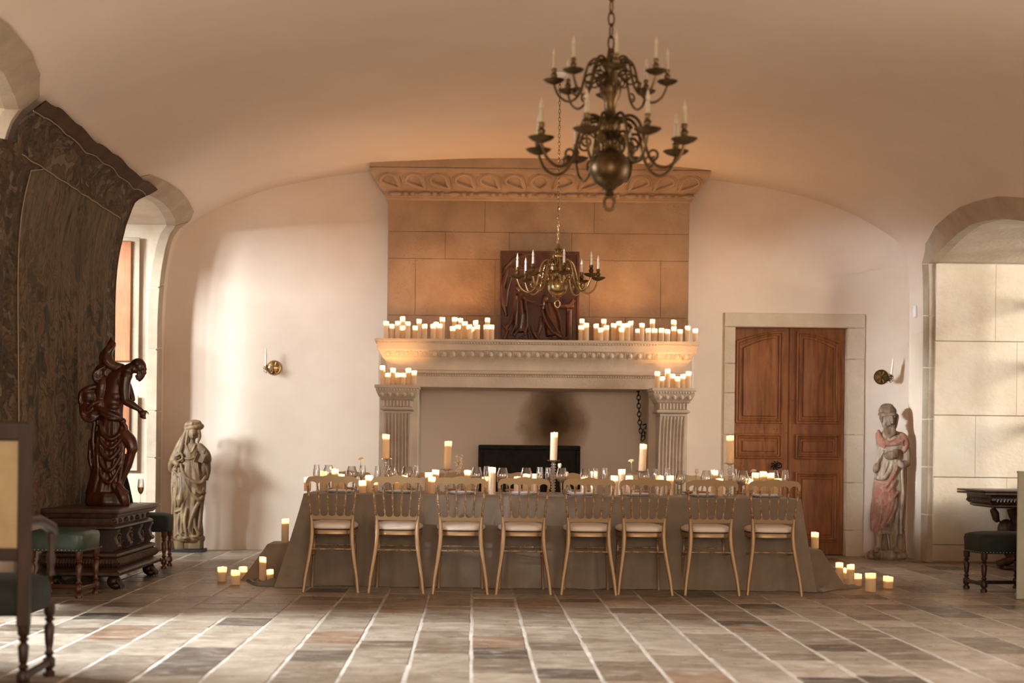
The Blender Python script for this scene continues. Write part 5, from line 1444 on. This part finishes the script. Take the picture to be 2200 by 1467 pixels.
# ------------------------------------------------------------------ stools, side chair
def leg_prof(h, r=.022):
    k = h
    return [(r * 1.15, 0), (r * 1.3, .02 * 1), (r * .7, .035), (r * 1.25, .05), (r * 1.25, .085), (r * .65, .10), (r * 1.05, .115), (r * .6, .13), (r * .85, k * .45), (r * 1.1, k * .68), (r * .55, k * .74), (r * 1.1, k * .78), (r * .7, k * .81), (r * 1.15, k * .86), (r * 1.2, k)]
def stool(name, label, cat, mat, w_, d_, seat_z, th_, group, nails=True, legm='leg_wood'):
    t = thing(name, label, cat, group=group)
    hw, hd = w_ / 2, d_ / 2
    def ol(s_, z, e=.35):
        pts = []
        for k in range(32):
            q = 2 * PI * k / 32; c_, s2 = math.cos(q), math.sin(q)
            pts.append((math.copysign(abs(c_) ** e, c_) * hw * s_, math.copysign(abs(s2) ** e, s2) * hd * s_, z))
        return pts
    z0 = seat_z - th_
    MB().loft([ol(.96, z0), ol(.98, z0 + .004), ol(1.0, z0 + th_ * .5), ol(1.01, z0 + th_ * .72), ol(.97, z0 + th_ * .9), ol(.88, seat_z - .004, .5), ol(.6, seat_z + .008, .6), ol(.2, seat_z + .012, .8), ol(.01, seat_z + .012, 1)]).build('seat', mat, t, 80)
    for sx_ in (-1, 1):
        for sy_ in (-1, 1):
            MB().lathe(leg_prof(z0 + .002), (sx_ * (hw - .04), sy_ * (hd - .04), 0), 14).build('leg', M[legm], t, 50)
        MB().box(sx_ * (hw - .04) - .014, sx_ * (hw - .04) + .014, -hd + .04, hd - .04, .055, .085, .004).build('stretcher', M[legm], t, 30)
    MB().box(-hw + .04, hw - .04, -.014, .014, .055, .085, .004).build('stretcher', M[legm], t, 30)
    if nails:
        mb = MB(); n = int(w_ / .028)
        for k in range(n):
            for s_ in (-1, 1): mb.ell((-hw * .93 + w_ * .93 * k / (n - 1), s_ * hd * .985, z0 + .012), (.004, .003, .004), n=(6, 4))
        n = int(d_ / .028)
        for k in range(n):
            for s_ in (-1, 1): mb.ell((s_ * hw * .985, -hd * .93 + d_ * .93 * k / (n - 1), z0 + .012), (.003, .004, .004), n=(6, 4))
        mb.build('nail_row', M['nail'], t, 60)
    return t
s1 = stool('upholstered_stool', 'green leather stool with turned reddish legs in front of the carved chest', 'stool', M['leather'], .44, .42, .50, .155, 'green upholstered stools')
s1.location = (-3.06, 10.68, 0); s1.rotation_euler = (0, 0, R(-6))
s2 = stool('upholstered_stool', 'dark green stool half hidden behind the far end of the chest', 'stool', M['velvet'], .40, .40, .50, .16, 'green upholstered stools', False)
s2.location = (-3.0, 13.22, 0); s2.rotation_euler = (0, 0, R(3))
s3 = stool('upholstered_stool', 'dark green velvet stool in front of the carved table at the right edge', 'stool', M['velvet'], .52, .40, .485, .165, 'green upholstered stools', True, 'walnut')
s3.location = (4.42, 11.9, 0); s3.rotation_euler = (0, 0, R(6))
# high-back chair at the left edge, seen from behind
lc = thing('high_back_chair', 'dark wooden high-back armchair seen from behind, beige canvas back, green seat', 'chair', (-2.33, 6.75, 0), R(2))
hw = .27
for s_ in (-1, 1):
    MB().box(s_ * hw - .028, s_ * hw + .028, -.27, -.215, .30, 1.235, .006).build('back_post', M['walnut'], lc, 30)
    MB().lathe(leg_prof(.31, .024), (s_ * hw, -.24, 0), 14).build('leg', M['walnut'], lc, 50)
    MB().lathe(leg_prof(.36, .024), (s_ * (hw), .21, 0), 14).build('leg', M['walnut'], lc, 50)
    MB().box(s_ * hw - .014, s_ * hw + .014, -.24, .21, .055, .085, .004).build('stretcher', M['walnut'], lc, 30)
    MB().tube([(s_ * (hw + .0), -.22, .78), (s_ * (hw + .01), -.02, .775), (s_ * (hw + .02), .16, .73), (s_ * (hw + .02), .2, .70)], [.024, .026, .028, .022], 10).build('armrest', M['walnut'], lc, 60)
    MB().lathe([(.02, .5), (.014, .54), (.024, .58), (.013, .62), (.02, .68), (.018, .72)], (s_ * (hw + .015), .17, 0), 12).build('arm_support', M['walnut'], lc, 60)
MB().box(-hw - .02, hw + .02, -.268, -.217, 1.15, 1.24, .008).build('top_rail', M['walnut'], lc, 30)
MB().box(-hw + .02, hw - .02, -.262, -.223, .60, .66, .006).build('lower_rail', M['walnut'], lc, 30)
MB().box(-hw + .026, hw - .026, -.256, -.252, .655, 1.152).build('back_canvas', M['beige'], lc, 0)
MB().box(-hw + .026, hw - .026, -.250, -.20, .655, 1.152, .02).build('back_cushion', M['velvet'], lc, 40)
mb = MB()
def ol(s_, z, e=.3):
    return [(math.copysign(abs(math.cos(q)) ** e, math.cos(q)) * (hw + .015) * s_, -.0 + math.copysign(abs(math.sin(q)) ** e, math.sin(q)) * .25 * s_, z) for q in [2 * PI * k / 32 for k in range(32)]]
mb.loft([ol(.97, .345), ol(1, .36), ol(1.01, .44), ol(.97, .49), ol(.8, .51, .5), ol(.3, .515, .8), ol(.01, .515, 1)]).build('seat', M['velvet'], lc, 80)

# ------------------------------------------------------------------ tapestry following the vault
tp = thing('tapestry', 'large dark figured verdure tapestry on the left wall, bent onto the vault', 'tapestry', (-3.3, 11.75, 0))
TY0_, TY1_ = 9.98, 13.50
sz0 = s_of_z(.52, -1); sz1 = s_of_z(3.595, -1)
def tap(u, v, off=.035):
    ya = 9.25 + (TY0_ - 9.25) * min(1, max(0, (v - .835) / .03)); yb = TY1_ - .22 * (1 - min(1, max(0, (v - .84) / .16)))
    y = ya + (yb - ya) * u; s = sz0 + (sz1 - sz0) * v
    p = sample(s); q = sample(s + .01); t = (q - p).normalized(); nrm = Vector((t.y, -t.x))
    if nrm.x < 0: nrm = -nrm
    hang = max(0, 1 - v / .84) if v < .84 else 0
    wv__ = .012 * math.sin(y * 9 + .8 * math.sin(v * 6)) + .008 * math.sin(y * 23 + v * 5) + .004 * math.sin(y * 51)
    sag = .03 * math.exp(-((v - .84) / .08) ** 2)
    d = off + wv__ * (.5 + hang) + sag * .8
    if v > .97: y += .0
    zed = .012 * math.sin(y * 4.3) + .007 * math.sin(y * 11) if v > .9 else 0
    return Vector((p.x + nrm.x * d + 3.3, y - 11.75, p.y + nrm.y * d + zed))
tf = MB().grid(lambda u, v: tap(u, v), 130, 90).build('woven_field', M['tapestry'], tp, 0, fixn=False); tf.data.shade_smooth(); tf.data.materials.append(M['tapestry_inner'])
for pi, pol in enumerate(tf.data.polygons):
    jv, iu = divmod(pi, 130)
    if jv / 90 < .845 and .30 < iu / 130 < .93: pol.material_index = 1
vt = .85; ut = .302; ur = .93
mb = MB()
mb.tube([tap(.16 + (ur - .16) * i / 60, vt + .0012 * math.sin(i * .9), .045) for i in range(61)], .005, 6); mb.tube([tap(ut, vt * i / 40, .045) for i in range(41)], .005, 6)
mb.tube([tap(i / 60, .965 + .0015 * math.sin(i * .7), .045) for i in range(61)], .005, 6)
mb.build('braid', M['cord'], tp, 60)
MB().grid(lambda u, v: tap(u, .968 + .032 * v, .045), 60, 3).build('top_hem', M['tap_edge'], tp, 60, fixn=False)
mb = MB(); mb.loft([[tuple(tap(1, i / 50, o)) for o in (-.0, .04)] + [tuple(tap(1, i / 50, o) + Vector((0, .022, 0))) for o in (.04, 0)] for i in range(51)]); mb.build('side_batten', M['tap_edge'], tp, 30)

# ------------------------------------------------------------------ carved table and board at the right edge
rt_ = thing('carved_table', 'dark carved walnut table with gadrooned apron and winged supports in the window bay', 'table', (5.55, 14.15, 0), R(0))
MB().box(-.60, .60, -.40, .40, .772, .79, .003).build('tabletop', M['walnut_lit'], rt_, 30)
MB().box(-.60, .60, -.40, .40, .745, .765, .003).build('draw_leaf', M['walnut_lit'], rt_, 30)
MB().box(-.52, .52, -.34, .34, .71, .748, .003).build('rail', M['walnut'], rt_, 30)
MB().mitre([(0, .615), (.03, .63), (.03, .645), (.015, .65), (.03, .665), (.055, .69), (.05, .71), (0, .715)], -.46, .46, -.30, .30).build('apron', M['walnut_lit'], rt_, 30)
mb = MB()
for i in range(30):
    x = -.48 + .96 * i / 29; mb.tube([(x, -.335, .652), (x + .012, -.36, .68), (x + .02, -.35, .705)], [.006, .012, .007], 6)
for i in range(18):
    y = -.32 + .64 * i / 17; mb.tube([(-.495, y, .652), (-.52, y + .01, .68), (-.51, y + .015, .705)], [.006, .012, .007], 6)
mb.build('gadroons', M['walnut_lit'], rt_, 60)
for s_ in (-1, 1):
    mb = MB()
    pts = [(s_ * .36, .60), (s_ * .33, .55), (s_ * .18, .52), (s_ * .10, .47)]
    mb.tube([(s_ * .40, -.05, .60), (s_ * .37, -.05, .55), (s_ * .36, -.05, .50), (s_ * .34, -.05, .47)], [.03, .04, .035, .02], 10)
    mb.tube([(s_ * .20, -.05, .60), (s_ * .19, -.05, .54), (s_ * .12, -.05, .48), (s_ * .10, -.05, .42)], [.06, .05, .06, .05], 10)
    mb.ell((s_ * .26, -.05, .40), (.085, .08, .10)); mb.ell((s_ * .16, -.05, .38), (.12, .06, .13)); mb.tube([(s_ * .26, -.05, .36), (s_ * .20, -.05, .26), (s_ * .26, -.05, .18), (s_ * .2, -.05, .12)], [.06, .05, .05, .04], 10)
    for k in range(6): mb.tube([(s_ * (.08 + k * .018), -.11, .50 - k * .01), (s_ * (.10 + k * .02), -.125, .40 - k * .012), (s_ * (.16 + k * .014), -.11, .31)], [.008, .014, .006], 6)
    remesh(mb, .008, 1, M['walnut_lit'], 'winged_support', rt_)
mb = MB(); mb.box(-.30, .30, -.14, .06, .0, .04, .008); mb.tube([(-.34, -.05, .05), (-.2, -.05, .10), (0, -.05, .11), (.2, -.05, .10), (.34, -.05, .05)], [.04, .045, .05, .045, .04], 10); mb.tube([(-.2, -.05, .13), (.2, -.05, .13)], .03, 10)
mb.build('foot_rail', M['walnut_lit'], rt_, 50)
bd = thing('standing_board', 'pale grey-green standing board cut off by the right edge', 'board', (4.29, 11.2, 0), 0)
MB().box(0, .45, -.012, .012, .004, 1.0, .002).build('panel', M['pale_board'], bd, 0)
MB().box(-.004, .454, -.016, .016, .995, 1.01, .002).build('top_edge', M['pale_board'], bd, 0)
for x in (.1, .35): MB().box(x - .02, x + .02, .012, .25, .0, .03, .003).build('foot', M['pale_board'], bd, 0)

# ------------------------------------------------------------------ chandeliers
def chandelier(label, tiers, ball, top_z, chain_z, loc, mat, mat2, rz, stem_r=1.0, tm='candle_off', bm_='bulb', chain_step=.075, link_r=.022):
    """tiers: (n, R, z_pan, offset, scale, candle_h)"""
    t = thing('chandelier', label, 'chandelier', loc, rz, 'brass candle chandeliers')
    br, bz = ball
    zt = top_z
    pr = [(.0001, bz - br * 1.45), (br * .25, bz - br * 1.3), (br * .18, bz - br * 1.1), (br * .35, bz - br * .98)]
    for k in range(11):
        a = -PI / 2 + .35 + (PI - .7) * k / 10; pr.append((br * math.cos(a), bz + br * math.sin(a)))
    z = bz + br * 1.0; pr += [(br * .3, z), (br * .22, z + br * .3)]
    lo = z + br * .4; H_ = zt - lo
    for (f, r) in [(0, .3), (.06, .55), (.1, .3), (.18, .42), (.22, .58), (.26, .3), (.34, .25), (.42, .3), (.5, .5), (.56, .56), (.62, .5), (.68, .25), (.78, .34), (.82, .45), (.86, .28), (.93, .2), (1, .16)]:
        pr.append((br * r * stem_r, lo + H_ * f))
    pr.append((.0001, zt + .002))
    MB().lathe(pr, n=28).build('stem', mat, t, 60)
    MB().tube([(math.cos(q * PI / 8) * br * .26, 0, bz - br * 1.72 + math.sin(q * PI / 8) * br * .34) for q in range(16)], br * .085, 8, True).build('ring', mat, t, 60)
    for (n, R_, zp, off, s_, chh) in tiers:
        arm = MB(); c = R_
        pts = [(.03, .10), (c * .14, .145), (c * .27, .16), (c * .39, .125), (c * .46, .04), (c * .52, -.05), (c * .62, -.108), (c * .76, -.126), (c * .91, -.09), (c * .99, -.025), (c, .0)]
        pts = [(x, 0, zp + z * s_) for x, z in pts]
        sm = []
        V3 = [Vector(p) for p in pts]
        for i in range(len(V3) - 1):
            p0_, p1_, p2_, p3_ = V3[max(i - 1, 0)], V3[i], V3[i + 1], V3[min(i + 2, len(V3) - 1)]
            for j in range(4):
                u = j / 4; sm.append(.5 * ((2 * p1_) + (p2_ - p0_) * u + (2 * p0_ - 5 * p1_ + 4 * p2_ - p3_) * u * u + (3 * p1_ - p0_ - 3 * p2_ + p3_) * u ** 3))
        sm.append(V3[-1]); arm.tube(sm, .0085 * s_, 8)
        # scrolls
        def scroll(cx_, cz, r0, a0, turns, dr=.6):
            P_ = []
            for k in range(20):
                a = a0 + turns * 2 * PI * k / 19; r = r0 * (1 - dr * k / 19); P_.append((cx_ + r * math.cos(a), 0, zp + (cz + r * math.sin(a)) * s_))
            arm.tube(P_, [.0075 * s_ * (1 - .35 * k / 19) for k in range(20)], 6)
        scroll(c * .20, .09, .055, .4, 1.1); scroll(c * .34, .02, .04, 2.0, -1.1); scroll(c * .58, -.055, .032, -1.8, 1.2); scroll(c * .10, .0, .05, 1.6, -1.0)
        arm_me = arm.mesh('arm', 60); arm_me.materials.append(mat)
        pan_me = MB().lathe([(.0001, -.018 * s_), (.02 * s_, -.012 * s_), (.05 * s_, .0), (.066 * s_, .012 * s_), (.07 * s_, .016 * s_), (.062 * s_, .014 * s_), (.04 * s_, .004 * s_), (.012 * s_, .006 * s_), (.010 * s_, .02 * s_), (.02 * s_, .035 * s_), (.022 * s_, .05 * s_), (.012 * s_, .062 * s_), (.018 * s_, .075 * s_), (.016 * s_, .092 * s_), (.0001, .092 * s_)], n=20).mesh('candle_cup', 60); pan_me.materials.append(mat2)
        tube_me = MB().lathe([(.0105 * s_, .085 * s_), (.0105 * s_, .085 * s_ + chh), (.0001, .085 * s_ + chh)], n=12).mesh('candle_tube', 60); tube_me.materials.append(M[tm])
        zf = .085 * s_ + chh
        bulb_me = MB().lathe([(.006 * s_, zf), (.010 * s_, zf + .012 * s_), (.011 * s_, zf + .022 * s_), (.006 * s_, zf + .042 * s_), (.002 * s_, zf + .058 * s_), (.0001, zf + .064 * s_)], n=12).mesh('flame_bulb', 80); bulb_me.materials.append(M[bm_])
        for k in range(n):
            a = off + 2 * PI * k / n
            o = link('arm', arm_me, None, t); o.rotation_euler = (0, 0, a)
            cp_ = link('candle_cup', pan_me, None, t, (R_ * math.cos(a), R_ * math.sin(a), zp))
            link('candle_tube', tube_me, None, cp_); link('flame_bulb', bulb_me, None, cp_)
    lm = MB().tube([(math.cos(q * PI / 7) * link_r * .55, 0, math.sin(q * PI / 7) * link_r * 1.25) for q in range(14)], link_r * .16, 6, True).mesh('chain_link', 60); lm.materials.append(mat)
    z = zt + link_r; k = 0; st_ = link_r * 2.1
    while z < chain_z:
        o = link('chain_link', lm, None, t, (0, 0, z)); o.rotation_euler = (0, 0, R(90) * (k % 2) + R(20)); z += st_; k += 1
    MB().lathe([(.012, chain_z - .03), (.05, chain_z - .012), (.055, chain_z + .01), (.0001, chain_z + .012)], n=20).build('ceiling_rose', M['white_plastic'], t, 60)
    return t
# small one over the table, larger two-tier one nearer
def zz(py, D): return H + (PY - 2 - py) * D / F
D1 = 11.7
chandelier('small six-candle-wide brass chandelier hanging above the dining table, polished ball below', [(8, .335, zz(594, D1), R(95), .93, .062)], (.084, zz(611, D1)), zz(520, D1), ceil_z(.68) - .01, (.678, D1, 0), M['brass'], M['brass_dark'], 0, 1.0, link_r=.016)
D2 = 7.35; X2 = (1303 - PX) * D2 / F
chandelier('large two-tier dark brass chandelier hanging nearer the camera, out of focus', [(8, .392, zz(311, D2), R(22.5), .98, .07), (8, .293, zz(173, D2), 0, .78, .07)], (.104, zz(357, D2)), zz(100, D2), ceil_z(.68) - .01, (X2, D2, 0), M['brass_dark'], M['brass_dark'], 0, 1.0, 'candle_dull', 'bulb_dull', link_r=.03)

# ------------------------------------------------------------------ wall sconces
def sconce(loc, label, side, mat, tilt=0):
    t = thing('wall_sconce', label, 'sconce', loc, 0, 'brass single-candle wall sconces')
    MB().lathe([(.0001, 0), (.081, 0), (.083, .006), (.078, .012), (.066, .010), (.058, .016), (.022, .02), (.02, .034), (.0001, .038)], n=32, M=Matrix.Rotation(R(90), 4, 'X')).build('back_plate', mat, t, 50)
    mb = MB()
    for k in range(8): mb.tube([(.022 * math.cos(k * PI / 4 + .4), -.02, .022 * math.sin(k * PI / 4 + .4)), (.062 * math.cos(k * PI / 4 + .4), -.018, .062 * math.sin(k * PI / 4 + .4))], [.004, .007], 6)
    mb.build('rays', M['brass'], t, 60)
    mb = MB(); mb.tube([(0, -.03, 0), (side * .02, -.07, -.02), (side * .045, -.11, -.045), (side * .07, -.13, -.03), (side * .072, -.13, .0)], [.009, .008, .008, .007, .008], 8)
    for k in range(5): mb.tube([(side * .05, -.11, -.02), (side * (.05 + .045 * math.cos(k * 1.3)), -.12 - .02 * math.sin(k), -.02 + .05 * math.sin(k * 1.3)), (side * (.05 + .055 * math.cos(k * 1.3 + .6)), -.12, -.02 + .05 * math.sin(k * 1.3 + .7))], [.006, .006, .003], 6)
    mb.build('arm', mat, t, 60)
    MB().lathe([(.005, -.01), (.02, .0), (.03, .006), (.014, .008), (.012, .02), (.0001, .022)], (side * .072, -.13, 0), 16).build('candle_cup', mat, t, 60)
    Mt = Matrix.Translation((side * .072, -.13, .015)) @ Matrix.Rotation(tilt, 4, 'Y')
    MB().lathe([(.0115, 0), (.0115, .135), (.0001, .135)], n=14).xf(Mt).build('candle_tube', M['candle_off'], t, 60)
    MB().lathe([(.005, .135), (.009, .15), (.006, .175), (.0001, .20)], n=12).xf(Mt).build('flame_bulb', M['bulb'], t, 80)
    return t
sconce(at(589, 790, YB), 'brass ray-patterned sconce on the wall left of the fireplace', -1, M['brass'])
sconce(at(1893, 810, YB), 'dark brass sconce on the wall above the painted statue', 1, M['brass_dark'], .12)
# motion sensor high on the right wall
p = at(1946, 668, 15.3)
ms = thing('motion_sensor', 'small white plastic motion sensor high in the right corner', 'sensor', (4.765, 15.33, p.z), R(-35))
MB().box(-.04, -.0, -.03, .03, -.066, .066, .01).build('housing', M['white_plastic'], ms, 30)
MB().box(-.044, -.038, -.02, .02, -.045, -.01, .003).build('lens', M['pale_board'], ms, 30)
